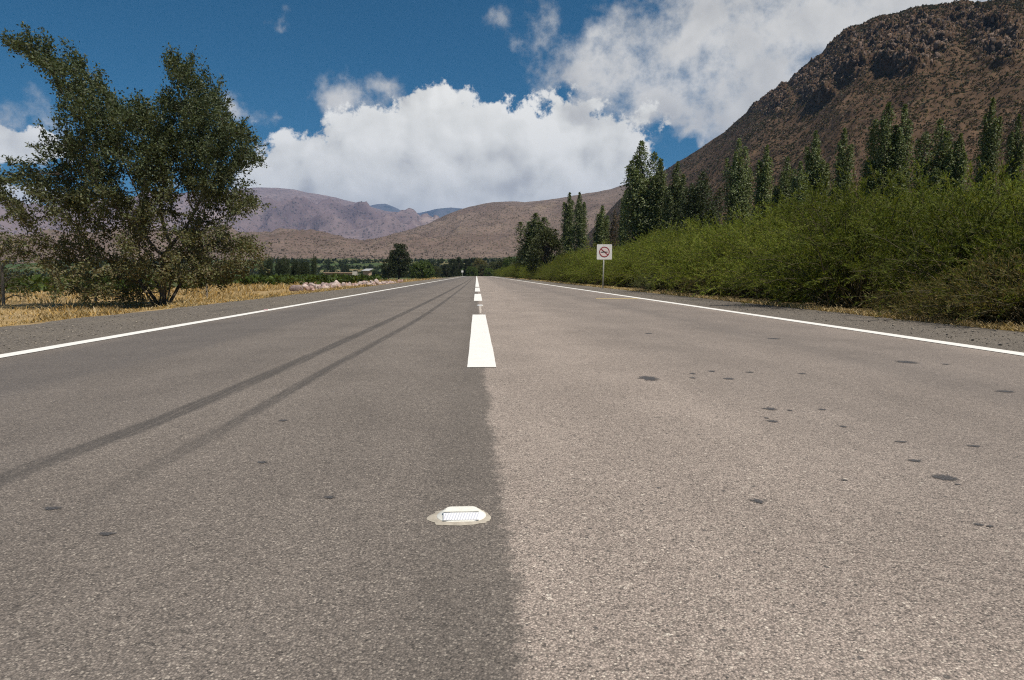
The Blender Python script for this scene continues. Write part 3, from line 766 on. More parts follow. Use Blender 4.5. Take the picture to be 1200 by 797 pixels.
# ------------------------------------------------------------------ the big roadside tree at left
TREE_B = on_plane(190, 358.5, -0.46); TY = TREE_B[1]
TREE_B[2] = float(zg(np.array([TREE_B[0]]), np.array([TREE_B[1]]))[0])
ppm = TY / F                                                       # metres per photo pixel there
BL_T = [(35, 60, 16, 8, .8), (62, 72, 26, 13, 1.2), (70, 58, 12, 12, .8), (92, 92, 28, 18, 1.6), (112, 118, 30, 22, 1.6), (128, 138, 36, 26, 1.6), (158, 160, 48, 26, 1.6), (165, 122, 8, 14, .6),
        (208, 112, 26, 30, 1.4), (203, 80, 11, 15, 1.0), (225, 92, 20, 26, 1.2), (238, 108, 12, 22, .9), (204, 140, 48, 30, 1.6), (250, 148, 36, 28, 1.6), (278, 160, 20, 16, 1.2), (262, 185, 36, 22, 1.5), (290, 178, 10, 8, .6), (100, 172, 26, 15, 1.3),
        (86, 192, 26, 12, 1.1), (45, 196, 30, 10, 1.2), (22, 212, 20, 9, 1.0), (150, 190, 55, 28, 1.7), (215, 190, 50, 28, 1.6), (282, 238, 22, 12, 1.0), (60, 218, 40, 12, 1.2), (20, 236, 22, 9, .9), (95, 232, 50, 13, 1.3),
        (150, 238, 50, 18, 1.3), (225, 226, 48, 18, 1.4), (265, 222, 25, 16, 1.1), (70, 255, 50, 9, .8), (128, 262, 45, 14, .8), (205, 262, 45, 14, .7), (255, 284, 42, 15, 1.4), (286, 292, 20, 14, 1.0), (230, 306, 50, 13, 1.3), (270, 312, 26, 9, .9),
        (190, 292, 34, 20, .9), (120, 288, 45, 12, .55), (70, 285, 40, 12, .5), (105, 312, 55, 14, 1.0), (150, 320, 40, 14, 1.0), (120, 338, 45, 11, .9), (60, 300, 40, 12, .7), (200, 326, 30, 12, .5), (132, 350, 22, 6, .35), (245, 330, 20, 8, .35)]
A = []
for (px, py, rx, ry, wt) in BL_T:
    n = int(rx * ry * 0.075 * wt) + 12
    g_ = rng.normal(size=(n, 3)); g_ /= np.linalg.norm(g_, axis=1)[:, None]; g_ *= rng.uniform(0.2, 1, (n, 1)) ** 0.45
    ctr = at_depth(px, py, TY)
    cz = 1.0 - abs(px - 175) / 230.0                                # the crown is round: thick in the middle, thin at the tips
    deep = 0.75 + 2.3 * max(cz, 0.0)
    A.append(np.stack([ctr[0] + g_[:, 0] * rx * ppm, ctr[1] + g_[:, 1] * deep, ctr[2] + g_[:, 2] * ry * ppm], -1))
A = np.concatenate(A); A = A[A[:, 2] > TREE_B[2] + 0.12]
apx, apy = project(A[:, 0], A[:, 1], A[:, 2])              # the crown is split: a notch between the leaning limb and the main top
NOTCH = ([100, 118, 132, 152, 160, 165, 170, 180, 192, 198], [-99, 66, 108, 134, 126, 112, 126, 134, 96, -99])
A = A[apy > np.interp(apx, *NOTCH)]
stem = [TREE_B + np.array([0.02 * i, 0.03 * math.sin(i), 0.22 * i]) for i in range(9)]
pos, par = grow(TREE_B, A, 0.20, 1.6, 0.26, stem, 170)
tree = empty('broadleaf_tree', TREE_B)
tag(tree, 'large spreading olive green tree with low branches at the left roadside', 'tree')
me, rad, kids = limb_mesh('trunk', pos - TREE_B, par, 0.0055, 2.25, 0.17)
obj('trunk', me, M_bark, tree)
# extra stems rising from the same foot
ex = []
for k in range(7):
    a_ = rng.uniform(0, 6.28); p_ = np.array([math.cos(a_) * 0.16, math.sin(a_) * 0.16, -0.05]); dv = np.array([math.cos(a_) * 0.5 + rng.normal() * 0.15, math.sin(a_) * 0.4, 1.0]); dv /= np.linalg.norm(dv)
    r_ = rng.uniform(0.035, 0.075)
    for s_ in range(11):
        q_ = p_ + dv * 0.2; ex.append((p_, q_, r_, r_ * 0.9)); p_ = q_; r_ *= 0.9; dv = dv + rng.normal(size=3) * 0.13; dv /= np.linalg.norm(dv)
for k in range(7):
    ek = ex[k * 11:(k + 1) * 11]
    v, q = tubes([e[0] for e in ek], [e[1] for e in ek], [e[2] for e in ek], [e[3] for e in ek], 6)
    obj('stem', mesh_np('stem', v, q, None, True), M_bark, tree)
# fine sprigs feathering the outline
tips = np.where(kids == 0)[0]; tips = tips[par[tips] >= 0]
tips = tips[rng.integers(0, len(tips), 1500)]
tdir = pos[tips] - pos[par[tips]]; tdir /= np.linalg.norm(tdir, axis=1)[:, None]
cen = at_depth(170, 230, TY); outw = pos[tips] - cen; outw /= np.linalg.norm(outw, axis=1)[:, None]
tdir = tdir * 0.5 + outw * 0.6 + rng.normal(size=tdir.shape) * 0.28 + np.array([-0.06, 0, 0.10]); tdir /= np.linalg.norm(tdir, axis=1)[:, None]
slen = rng.uniform(0.15, 0.46, len(tips))[:, None]; s0 = pos[tips]; s1 = s0 + tdir * slen
epx, epy = project(s1[:, 0], s1[:, 1], s1[:, 2]); ke = epy > np.interp(epx, *NOTCH) - 10
tips, tdir, s0, s1 = tips[ke], tdir[ke], s0[ke], s1[ke]
v, q = tubes(s0 - TREE_B, s1 - TREE_B, 0.005, 0.002, 4)
obj('sprigs', mesh_np('sprigs', v, q, None, True), M_bark, tree)['kind'] = 'stuff'
nsp = 13
sf = rng.uniform(0.05, 1.05, (len(tips), nsp, 1)); sprig_c = (s0[:, None] * (1 - sf) + s1[:, None] * sf).reshape(-1, 3) + rng.normal(size=(len(tips) * nsp, 3)) * 0.025
sprig_d = np.repeat(tdir, nsp, 0) * 0.8
thin = np.where(rad < 0.016)[0]
seg = thin[rng.integers(0, len(thin), 122000)]
f_ = rng.uniform(0, 1, (len(seg), 1)); pp = np.maximum(par[seg], 0)
c0 = pos[pp] * (1 - f_) + pos[seg] * f_
tw = pos[seg] - pos[pp]; tw /= np.linalg.norm(tw, axis=1)[:, None] + 1e-9
c0 = c0 + rng.normal(size=(len(seg), 3)) * 0.12
# sparser foliage low down and inside
spx, spy = project(c0[:, 0], c0[:, 1], c0[:, 2])
lowm = np.interp(spy, [230, 262, 285, 330, 350], [1.0, 0.85, 0.8, 0.7, 0.6])
lowm = np.where((spx > 215) & (spy > 268), 0.85, lowm)
gapn = fbm(c0 * 0.9 + 3.0, 3)
keep = (rng.uniform(0, 1, len(c0)) < lowm) & (gapn > -0.23 + 0.1 * rng.normal(size=len(c0))) & (c0[:, 2] > TREE_B[2] + 0.05)
c0, tw = np.concatenate([c0[keep], sprig_c]), np.concatenate([tw[keep], sprig_d])
up_ = c0[:, 2] > TREE_B[2] + 0.05; c0, tw = c0[up_], tw[up_]
spx, spy = project(c0[:, 0], c0[:, 1], c0[:, 2])
d = tw * 0.8 + rand_unit(len(c0)) * 0.9; d[:, 2] -= 0.12
warm = np.clip((spy - 190) / 110, 0, 1)[:, None]
cols = pick([[0.052, 0.068, 0.032], [0.062, 0.079, 0.038], [0.043, 0.058, 0.028], [0.078, 0.090, 0.046]], len(c0), 0.25) * 1.25 * (1 - warm) + 1.3 * pick([[0.100, 0.102, 0.046], [0.085, 0.098, 0.042], [0.12, 0.112, 0.054], [0.12, 0.098, 0.056]], len(c0), 0.25) * warm
obj('crown', crown_mesh('crown', c0 - TREE_B, d, rand_unit(len(c0)), rng.uniform(0.07, 0.125, len(c0)), rng.uniform(0.036, 0.064, len(c0)), cols), M_leaf, tree)

# ------------------------------------------------------------------ poplars
POP_PAL = [[0.125, 0.162, 0.060], [0.148, 0.184, 0.072], [0.105, 0.138, 0.050], [0.170, 0.200, 0.092], [0.205, 0.228, 0.135]]
def poplar_proto(seed, h=10.0, rmax=1.25, nbr=85, nleaf=20000, pal=POP_PAL, twist=0.0, base_r=0.6, lsize=0.135):
    trunk = np.array([[0.12 * math.sin(i * 0.7 + seed), 0.12 * math.cos(i * 0.9 + seed), h * 0.96 * i / 16] for i in range(17)])
    tv, tq = tubes(trunk[:-1], trunk[1:], 0.16 * (1 - np.arange(16) / 17.0) + 0.02, 0.16 * (1 - np.arange(1, 17) / 17.0) + 0.02, 7)
    B, C, D, N_ = [(tv, tq)], [], [], []
    # upright plumes packed round the stem, each a spindle of leaves
    pl = [(0.0, 0.0, 0.04 * h, h, 0.62 * rmax)]
    a0 = rng.uniform(0, 6.28)
    for k in range(nbr // 6):
        a_ = a0 + k * 2.4 + rng.uniform(-0.3, 0.3); ro = rmax * rng.uniform(0.30, 0.72)
        zt_ = h * rng.uniform(0.60, 0.97) * (1.05 - 0.20 * ro / rmax); zb_ = zt_ - h * rng.uniform(0.35, 0.6)
        pl.append((math.cos(a_) * ro, math.sin(a_) * ro, max(zb_, 0.02 * h), zt_, rmax * rng.uniform(0.34, 0.55)))
    for k in range(4 if base_r >= 0.6 else 2):
        a_ = rng.uniform(0, 6.28); ro = rmax * rng.uniform(0.3, 0.8) * base_r
        pl.append((math.cos(a_) * ro, math.sin(a_) * ro, 0.0, h * rng.uniform(0.2, 0.4), rmax * rng.uniform(0.25, 0.4)))
    vol = np.array([(p_[3] - p_[2]) * p_[4] for p_ in pl]); cnt = (nleaf * vol / vol.sum()).astype(int)
    for (x_, y_, zb_, zt_, r_), n_ in zip(pl, cnt):
        u = rng.uniform(0, 1, n_); a_ = rng.uniform(0, 6.28, n_)
        wob = 1 + 0.45 * np.sin(u * (zt_ - zb_) * 4.2 + 3 * np.sin(a_ * 2 + x_ * 7))
        rr = r_ * np.minimum(u / 0.22, 1) ** 0.6 * (1 - u) ** 0.55 * 1.15 * wob * rng.uniform(0.15, 1, n_) ** 0.45
        lean_ = np.array([x_, y_]) * 0.25
        cx = x_ * (0.6 + 0.4 * u) + np.cos(a_) * rr; cy = y_ * (0.6 + 0.4 * u) + np.sin(a_) * rr
        C.append(np.stack([cx, cy, zb_ + u * (zt_ - zb_)], -1))
        N_.append(np.stack([np.cos(a_), np.sin(a_), 0.45 + 0 * a_], -1)); D.append(np.array([x_ * 0.2, y_ * 0.2, 0.7]) + rand_unit(n_))
        sq = np.array([[0, 0, zb_ * 0.8], [x_ * 0.6, y_ * 0.6, zb_ + 0.1 * (zt_ - zb_)], [x_, y_, zb_ + 0.55 * (zt_ - zb_)], [x_, y_, zt_ * 0.97]])
        B.append(tubes(sq[:-1], sq[1:], [0.04, 0.03, 0.02], [0.03, 0.02, 0.006], 5))
    C = np.concatenate(C); D = np.concatenate(D); N_ = np.concatenate(N_)
    bv, bq = join_np(B)
    L = rng.uniform(0.7, 1.2, len(C)) * lsize
    return mesh_np('trunk', bv, bq, None, True), crown_mesh('crown', C, D, N_ + rand_unit(len(C)) * 0.7, L, L * 0.62, pick(pal, len(C), 0.3))
POP = [poplar_proto(1), poplar_proto(2, rmax=0.95, nbr=75, nleaf=16000), poplar_proto(3, rmax=1.5, nbr=100, nleaf=25000), poplar_proto(4, rmax=0.7, nbr=60, nleaf=11000),
       poplar_proto(5, rmax=1.9, nbr=110, nleaf=25000, pal=[[0.055, 0.072, 0.034], [0.065, 0.085, 0.04], [0.045, 0.06, 0.028]], base_r=1.0),
       poplar_proto(6, rmax=0.7, nbr=60, nleaf=3600, pal=[[0.13, 0.095, 0.065], [0.10, 0.085, 0.05], [0.16, 0.12, 0.08]])]
PROTO_R = [1.25, 0.95, 1.5, 0.7, 1.9, 0.7]
def poplar(proto, px, top, X, label, wpx, group='poplars behind the roadside thicket'):
    d_ = ray(px, 300.0); Y = X * d_[1] / d_[0]
    tp = at_depth(px, top, Y); z0 = float(zg(np.array([X]), np.array([Y]))[0])
    s_ = (tp[2] - z0) / 10.0
    wr = (wpx / F * Y / 2) / (PROTO_R[proto] * s_ * 0.70)
    e = empty('poplar_tree', (tp[0], Y, z0), rng.uniform(0, 6.28), (s_ * wr * rng.uniform(0.9, 1.15), s_ * wr * rng.uniform(0.9, 1.15), s_))
    e.rotation_euler[0] = rng.normal() * 0.02; e.rotation_euler[1] = rng.normal() * 0.02
    tag(e, label, 'tree', group)
    obj('trunk', POP[proto][0], M_bark, e); obj('crown', POP[proto][1], M_leaf, e)
poplar(0, 628, 250, 8.3, 'dark pointed tree at the far left end of the roadside thicket', 34)
poplar(1, 667, 226, 15.0, 'left half of the twin poplar standing alone left of the sign', 17)
poplar(1, 680, 225, 15.4, 'right half of the twin poplar standing alone left of the sign', 15)
poplar(1, 706, 241, 17.0, 'short poplar directly above the road sign', 19)
poplar(5, 719, 246, 17.5, 'thin brownish half bare poplar between short poplar and narrow spire', 13)
poplar(3, 732, 224, 17.0, 'narrow dark poplar spire just left of the tallest poplar', 13)
poplar(5, 739, 240, 16.6, 'brown dying poplar touching the left side of the tallest poplar', 9)
poplar(2, 757, 166, 16.0, 'tallest dark poplar with a sharp tip right of the sign', 42)
poplar(1, 773, 192, 16.8, 'poplar partly hidden against the right flank of the tallest poplar', 22)
poplar(0, 791, 190, 17.0, 'poplar with ragged top just right of the tallest poplar', 25)
poplar(4, 824, 202, 18.0, 'broad dark conical tree between poplars at the hill foot', 46)
poplar(0, 869, 162, 22.0, 'poplar with pointed top, left of a close pair at the hill foot', 30)
poplar(1, 894, 171, 22.5, 'slimmer right hand poplar of a close pair', 22)
poplar(0, 919, 184, 22.0, 'short bushy poplar, left of two with round silvery crowns', 28)
poplar(1, 938, 190, 22.4, 'short bushy poplar, right of two with round silvery crowns', 24)
poplar(0, 958, 154, 25.0, 'poplar with loose open crown in the middle of the hillside row', 30)
poplar(1, 986, 152, 25.0, 'thin poplar just left of the large double topped poplar', 22)
poplar(2, 1037, 121, 25.0, 'large double topped poplar, biggest crown on the hillside row', 42)
poplar(1, 1056, 124, 25.6, 'slim poplar pressed against the large double topped poplar', 24)
poplar(2, 1100, 141, 26.0, 'wide round topped silvery poplar second from right on the hillside', 40)
poplar(1, 1122, 158, 26.5, 'small dark poplar leaning behind the wide round topped poplar', 24)
poplar(1, 1154, 117, 26.0, 'tall slender poplar near the right edge of the picture', 27)
poplar(1, 1192, 135, 26.0, 'poplar cut by the right edge of the picture', 22)

# ------------------------------------------------------------------ feathery roadside bushes
def bush_proto(seed, h, r, nst, ntw, nbl, pal, blen=(0.045, 0.10), bwid=(0.011, 0.019), lean=(-0.18, 0.0), stem_pal=None, erect=0.55):
    B, C, D = [], [], []
    for s_ in range(nst):
        a_ = rng.uniform(0, 6.28); el = math.asin(rng.uniform(0.16, 1.0) ** erect)
        L = (1 / math.sqrt((math.cos(el) / r) ** 2 + (math.sin(el) / h) ** 2)) * rng.uniform(0.72, 1.08)
        d_ = np.array([math.cos(a_) * math.cos(el) + lean[0], math.sin(a_) * math.cos(el) + lean[1], math.sin(el)]); d_ /= np.linalg.norm(d_)
        b0 = np.array([rng.normal() * 0.18 * r, rng.normal() * 0.18 * r, -0.05])
        tq_ = np.linspace(0, 1, 7)[:, None]
        droop = np.array([d_[0] * 0.25, d_[1] * 0.25, -0.28]) * L * rng.uniform(0.3, 1.0)
        arch = np.array([0, 0, 0.18 * L])
        fn = lambda f: b0 + d_ * L * f + droop * f ** 3 + arch * (4 * f * (1 - f)) * 0.5
        pts_ = fn(tq_); pts_[:, 2] = np.maximum(pts_[:, 2], 0.03)
        B.append(tubes(pts_[:-1], pts_[1:], 0.013 * (1 - tq_[:-1, 0]) + 0.0025, 0.013 * (1 - tq_[1:, 0]) + 0.0025, 4))
        f0 = rng.uniform(0.30, 1.0, ntw)[:, None] ** 0.8
        o_ = fn(f0); td = d_ * 0.7 + rand_unit(ntw) * 0.75 + np.array([lean[0], lean[1], 0.0]); td /= np.linalg.norm(td, axis=1)[:, None]
        tl = rng.uniform(0.25, 0.6, ntw)[:, None] * (0.5 + 0.25 * r)
        e_ = o_ + td * tl; e_[:, 2] -= 0.06
        B.append(tubes(o_, e_, 0.0025, 0.0012, 3))
        ff = rng.uniform(0.05, 1.05, (ntw, nbl, 1))
        cl = o_[:, None] * (1 - ff) + e_[:, None] * ff
        dd = td[:, None] * 0.9 + rng.normal(size=(ntw, nbl, 3)) * 0.42
        C.append(cl.reshape(-1, 3)); D.append(dd.reshape(-1, 3))
    C = np.concatenate(C); D = np.concatenate(D); ok = C[:, 2] > 0.02; C, D = C[ok], D[ok]
    bv, bq = join_np(B)
    hh_ = np.clip(C[:, 2] / h, 0, 1)
    cols = pick(pal, len(C), 0.28)
    return mesh_np('branches', bv, bq, None, True), crown_mesh('foliage', C, D, (C - np.array([0, 0, 0.25 * h])) / (np.linalg.norm(C - np.array([0, 0, 0.25 * h]), axis=1)[:, None] + 0.1) + rand_unit(len(C)) * 0.55, rng.uniform(*blen, len(C)), rng.uniform(*bwid, len(C)), cols)
OLIVE = [[0.150, 0.185, 0.028], [0.128, 0.162, 0.026], [0.175, 0.202, 0.036], [0.110, 0.145, 0.024], [0.19, 0.185, 0.045]]
DEEP = [[0.105, 0.135, 0.020], [0.125, 0.152, 0.024], [0.088, 0.115, 0.018], [0.15, 0.165, 0.028]]
YEL = [[0.23, 0.20, 0.022], [0.16, 0.155, 0.03], [0.30, 0.245, 0.02], [0.12, 0.125, 0.03]]
DRY = [[0.17, 0.125, 0.05], [0.13, 0.125, 0.035], [0.11, 0.125, 0.03], [0.18, 0.15, 0.06]]
GREY = [[0.17, 0.185, 0.085], [0.20, 0.205, 0.10], [0.14, 0.155, 0.07]]
BUSH = {'olive': [bush_proto(1, 3.0, 1.9, 135, 15, 24, OLIVE), bush_proto(2, 2.7, 2.1, 135, 15, 24, OLIVE)],
        'deep': [bush_proto(3, 3.0, 1.9, 135, 15, 24, DEEP), bush_proto(4, 2.6, 2.0, 135, 15, 24, DEEP)],
        'yellow': [bush_proto(5, 2.6, 1.8, 90, 13, 20, YEL)],
        'dry': [bush_proto(6, 1.5, 1.5, 80, 11, 14, DRY, erect=0.9)],
        'grey': [bush_proto(7, 1.0, 0.9, 60, 10, 18, GREY)]}
def bush(kind, i, loc, sc, label, group, name='roadside_bush', rz=None):
    me = BUSH[kind][i % len(BUSH[kind])]
    e = empty(name, loc, rng.uniform(0, 6.28) if rz is None else rz, sc)
    tag(e, label, 'bush', group)
    obj('branches', me[0], M_twig, e); obj('foliage', me[1], M_bush, e)
    return e
G1 = 'bushes of the roadside thicket'
rng = np.random.default_rng(23)
MARKS = [(560, 'at the road end'), (590, 'near the road end'), (618, 'left of the dark pointed tree'), (640, 'below the dark pointed tree'), (672, 'below the twin poplar'), (690, 'just left of the road sign'), (708, 'right behind the road sign'), (728, 'just right of the road sign'),
         (760, 'below the tallest poplar'), (790, 'below the ragged topped poplar'), (824, 'below the broad dark conical tree'), (869, 'below the pointed poplar of the close pair'), (894, 'below the slimmer poplar of the close pair'), (928, 'below the two round silvery poplars'),
         (958, 'below the loose open poplar'), (986, 'below the thin poplar'), (1045, 'below the large double topped poplar'), (1100, 'below the wide round topped poplar'), (1154, 'below the tall slender poplar'), (1192, 'at the right picture edge'), (1260, 'just beyond the right picture edge')]
def mark(x, y):
    px_, _ = project(np.array([x]), np.array([y]), np.array([1.5])); return min(MARKS, key=lambda m_: abs(m_[0] - px_[0]))[1]
k = 0
def zat(x, y): return float(zg(np.array([x]), np.array([y]))[0])
y = 3.4
while y < 210:                                                       # front row along the shoulder
    x = 7.2 + rng.uniform(-0.2, 0.4) + (0.1 if y < 12 else 0) + (0.9 if 23 < y < 32 else 0)
    kind = 'deep' if (y < 14 or rng.random() < 0.35) else 'olive'
    s_ = rng.uniform(0.66, 1.06)
    bush(kind, k, (x, y, zat(x, y) - 0.05), (s_, s_, s_ * rng.uniform(0.85, 1.05)), ('dark green bush, front row, ' if kind == 'deep' else 'olive bush, front row, ') + mark(x, y), G1)
    k += 1; y += rng.uniform(1.7, 2.3) * (1 + y / 70)
for x0, step, y0, y1, sc0 in ((10.0, 2.3, 4.0, 190, 1.16), (12.8, 2.7, 5.0, 150, 1.27), (15.8, 3.3, 9.0, 90, 1.22), (19.5, 4.0, 14.0, 60, 1.15)):
    y = y0
    while y < y1:
        x = x0 + rng.uniform(-0.5, 0.5)
        kind = 'deep' if rng.random() < 0.30 else 'olive'
        yel = (x0 > 9 and 46 < y < 84 and x0 < 13)
        if yel: kind = 'yellow'
        s_ = sc0 * rng.uniform(0.8, 1.12) * (0.90 if y < 14 else 0.98 if y < 26 else 1.0)
        row_ = {10.0: 'second row', 12.8: 'third row', 15.8: 'fourth row', 19.5: 'back row'}[x0]
        lab = {'olive': 'olive bush, ', 'deep': 'dark green bush, ', 'yellow': 'yellow flowering bush, '}[kind] + row_ + ', ' + mark(x, y)
        bush(kind, k, (x, y, zat(x, y) - 0.05), s_, lab, G1)
        k += 1; y += rng.uniform(0.85, 1.2) * step * (1 + y / 90)
# low dry and grey bushes at the edge
for (px, py, s_) in ((1165, 369, 0.62), (1110, 366, 0.5), (1045, 360, 0.4), (1195, 374, 0.7)):
    q_ = on_plane(px, py + 8); x = max(q_[0], 6.55); yv = q_[1]
    bush('dry', 0, (x, yv, zat(x, yv) - 0.03), s_, 'low dry twiggy bush at the thicket foot, ' + mark(x, yv), 'dry bushes at the thicket foot')
q_ = on_plane(757, 342); bush('grey', 0, (q_[0] + 0.3, q_[1] + 0.3, 0.0), 0.7, 'small pale grey green shrub right of the road sign post', None, 'shrub')
q_ = on_plane(829, 347); bush('dry', 0, (q_[0] + 0.2, q_[1], 0.0), 0.6, 'low brownish bush at the shoulder edge between sign and near thicket', None, 'shrub')
# bushy tree in front of the leftmost pointed tree
ROUND_PAL = [[0.070, 0.085, 0.032], [0.085, 0.10, 0.038], [0.06, 0.072, 0.028], [0.10, 0.105, 0.045]]
def round_proto(seed, h, r, ncl, per, pal, lsize, trunk_h=0.25, low=0.1, squash=1.0):
    C, D, N_ = [], [], []
    B = []
    tr_ = np.array([[0.05 * math.sin(i + seed), 0.05 * math.cos(i * 1.3), h * 0.7 * i / 8] for i in range(9)])
    B.append(tubes(tr_[:-1], tr_[1:], 0.035 * h * (1 - np.arange(8) / 9.5), 0.035 * h * (1 - np.arange(1, 9) / 9.5), 7))
    for k in range(ncl):
        u = rng.uniform(low, 1.0); a_ = rng.uniform(0, 6.28)
        rr = r * math.sqrt(max(0.05, 1 - (2 * (u - 0.42) / 1.25) ** 2)) * rng.uniform(0.25, 1.0) ** 0.6
        c_ = np.array([math.cos(a_) * rr, math.sin(a_) * rr, u * h * 0.94])
        b0 = tr_[min(8, int(u * 6))]; mid_ = (b0 + c_) / 2 + np.array([0, 0, 0.06 * h])
        B.append(tubes(np.array([b0, mid_]), np.array([mid_, c_]), [0.008 * h, 0.005 * h], [0.005 * h, 0.002 * h], 4))
        cr = r * rng.uniform(0.16, 0.34)
        dv = rand_unit(per); dv[:, 2] *= 0.75
        C.append(c_ + dv * cr * rng.uniform(0.3, 1.0, (per, 1)) ** 0.5); D.append(dv * 0.6 + rand_unit(per) * 0.8)
    C = np.concatenate(C); D = np.concatenate(D); ok = C[:, 2] > 0.02 * h; C, D = C[ok], D[ok]
    bv, bq = join_np(B)
    L = rng.uniform(0.7, 1.25, len(C)) * lsize
    return mesh_np('trunk', bv, bq, None, True), crown_mesh('crown', C, D, rand_unit(len(C)), L, L * 0.6, pick(pal, len(C), 0.28))
RND = {'olive': round_proto(1, 6.0, 2.6, 90, 90, ROUND_PAL, 0.24, low=0.06),
       'dark': round_proto(2, 8.0, 3.1, 80, 95, [[0.036, 0.046, 0.02], [0.045, 0.055, 0.024], [0.03, 0.038, 0.018]], 0.32, low=0.12),
       'bright': round_proto(3, 4.0, 2.4, 60, 80, [[0.085, 0.125, 0.03], [0.10, 0.14, 0.035], [0.07, 0.105, 0.028]], 0.26, low=0.05),
       'gold': round_proto(4, 6.0, 3.0, 60, 80, [[0.16, 0.14, 0.05], [0.13, 0.125, 0.045], [0.19, 0.16, 0.06]], 0.32, low=0.08),
       'open': round_proto(6, 6.0, 2.6, 70, 46, [[0.085, 0.095, 0.042], [0.10, 0.108, 0.05], [0.07, 0.08, 0.036]], 0.17, low=0.05),
       'small': round_proto(5, 5.0, 2.2, 26, 42, [[0.045, 0.06, 0.026], [0.055, 0.072, 0.03], [0.038, 0.05, 0.022]], 0.42, low=0.05)}
def rtree(kind, px, top, Y, wpx, label, group=None, name='round_tree', H=None, R_=None, cat='tree'):
    H0 = {'olive': 6.0, 'dark': 8.0, 'bright': 4.0, 'gold': 6.0, 'small': 5.0, 'open': 6.0}[kind]; R0 = {'olive': 2.6, 'dark': 3.1, 'bright': 2.4, 'gold': 3.0, 'small': 2.2, 'open': 2.6}[kind]
    tp = at_depth(px, top, Y); z0 = zat(tp[0], Y)
    sz_ = (tp[2] - z0) / H0; sx = (wpx / 2 / F * Y) / R0
    e = empty(name, (tp[0], Y, z0), rng.uniform(0, 6.28), (sx, sx, sz_)); tag(e, label, cat, group)
    obj('trunk', RND[kind][0], M_bark, e); obj('crown', RND[kind][1], M_leaf, e)
    return e
rtree('olive', 641, 269, 72.0, 42, 'bushy olive tree in front of the dark pointed tree, left end of thicket')
rtree('olive', 617, 288, 105.0, 26, 'small olive tree at the far left foot of the thicket')
rtree('dark', 467, 284.5, 150.0, 27, 'lone dark round tree standing left of the road in the distance')
rtree('dark', 455, 303, 148.0, 18, 'lower dark shrub tree touching the lone round tree on its left')
rtree('bright', 494, 305, 152.0, 27, 'bright green bush right of the lone dark tree')
# trees closing the view at the end of the road
END = [('dark', 523, 309, 250, 12, 'small dark tree just left of the road end'), ('dark', 531, 303, 262, 12, 'dark tree left of the pointed tree at the road end'), ('dark', 538, 300.5, 270, 9, 'pointed dark tree above the small far sign'),
       ('dark', 547, 303, 285, 12, 'dark tree right of the small far sign'), ('dark', 555, 302, 300, 12, 'dark tree beside the golden tree at the road end'), ('bright', 553, 312, 262, 14, 'bright green bush at the road end'), ('gold', 563, 302, 290, 16, 'golden olive tree above the centre line at the road end'),
       ('olive', 566, 310, 268, 16, 'dull olive bush closing the road end'), ('olive', 578, 307, 255, 18, 'grey green tree right of the road end'), ('olive', 590, 304, 235, 22, 'olive tree right of the road, second from its end'), ('bright', 601, 300, 205, 24, 'fresh green tree right of the road before its end'),
       ('dark', 584, 312, 225, 12, 'dark low bush right of the road end'), ('olive', 510, 312, 240, 16, 'low olive bush left of the road end'), ('bright', 573, 314, 240, 12, 'small bright bush at the right side of the road end')]
for kd, px, top, Y, wv, lab in END: rtree(kd, px, top, Y, wv, lab)
# windbreak trees left of the road
for i, (px, top, wv) in enumerate(((306, 303, 9), (313, 298, 10), (322, 300, 9), (334, 299, 13), (346, 303, 9), (352, 306, 8), (359, 304, 8), (366, 297, 7), (341, 302, 9), (328, 305, 9))):
    lab = ['small dark windbreak tree near the left tree', 'tapered windbreak tree, second from the left tree', 'dark windbreak tree, third from the left tree', 'widest dark windbreak tree', 'short windbreak tree right of the widest one', 'low dark tree in the windbreak gap', 'thin windbreak tree left of the last spire', 'last slim spire at the right end of the windbreak', 'dark windbreak tree touching the widest one', 'low windbreak tree left of the widest one'][i]
    X = at_depth(px, top, 125.0)
    sc_ = (X[2] - zat(X[0], 125.0)) / 10.0
    e = empty('windbreak_tree', (X[0], 125.0 + i % 3, zat(X[0], 125.0)), i, (wv / F * 125 / 2 / 1.5, wv / F * 125 / 2 / 1.5, sc_)); tag(e, lab, 'tree', 'windbreak trees left of the road')
    obj('trunk', POP[2][0], M_bark, e); obj('crown', POP[4][1], M_leaf, e)
# leftmost partly cut tree
e = rtree('open', -8, 264, 28.0, 72, 'small olive tree cut by the left edge behind a fence post')
# scattered valley trees
for i in range(46):
    px = rng.uniform(290, 620); top = rng.uniform(303, 317); Y = rng.uniform(330, 620)
    if 540 < px < 580: px -= 60
    rtree('small', px, top if Y > 400 else top + 3, Y, rng.uniform(6, 13), 'small dark valley floor tree ' + ('behind the windbreak' if px < 375 else 'beyond the adobe shed' if px < 425 else 'left of the lone tree' if px < 460 else 'right of the lone tree' if px < 510 else 'left of the road end' if px < 560 else 'right of the road end'), 'scattered valley trees', 'valley_tree')
# far green belts as one mass
n = 5200
bx = rng.uniform(-700, 500, n); by = rng.choice([470, 520, 600, 690, 780, 850], n) + rng.normal(size=n) * 9 + 0.03 * bx
bz = zg(bx, by)
ok = fbm(np.stack([bx * 0.012, by * 0.02, 0 * bx], -1), 3) > -0.1
pts = np.stack([bx, by, bz], -1)[ok]
v, q, tc_ = tufts(pts, rng.uniform(2.0, 5.0, len(pts)), 10, np.array([[0.055, 0.07, 0.03], [0.07, 0.085, 0.036], [0.045, 0.058, 0.026]])[rng.integers(0, 3, len(pts))], 1.2)
o = obj('far_tree_belt', mesh_np('far_tree_belt', v, q, tc_), M_leaf); tag(o, 'dark green tree belts across the far valley floor', 'woodland', kind='stuff')

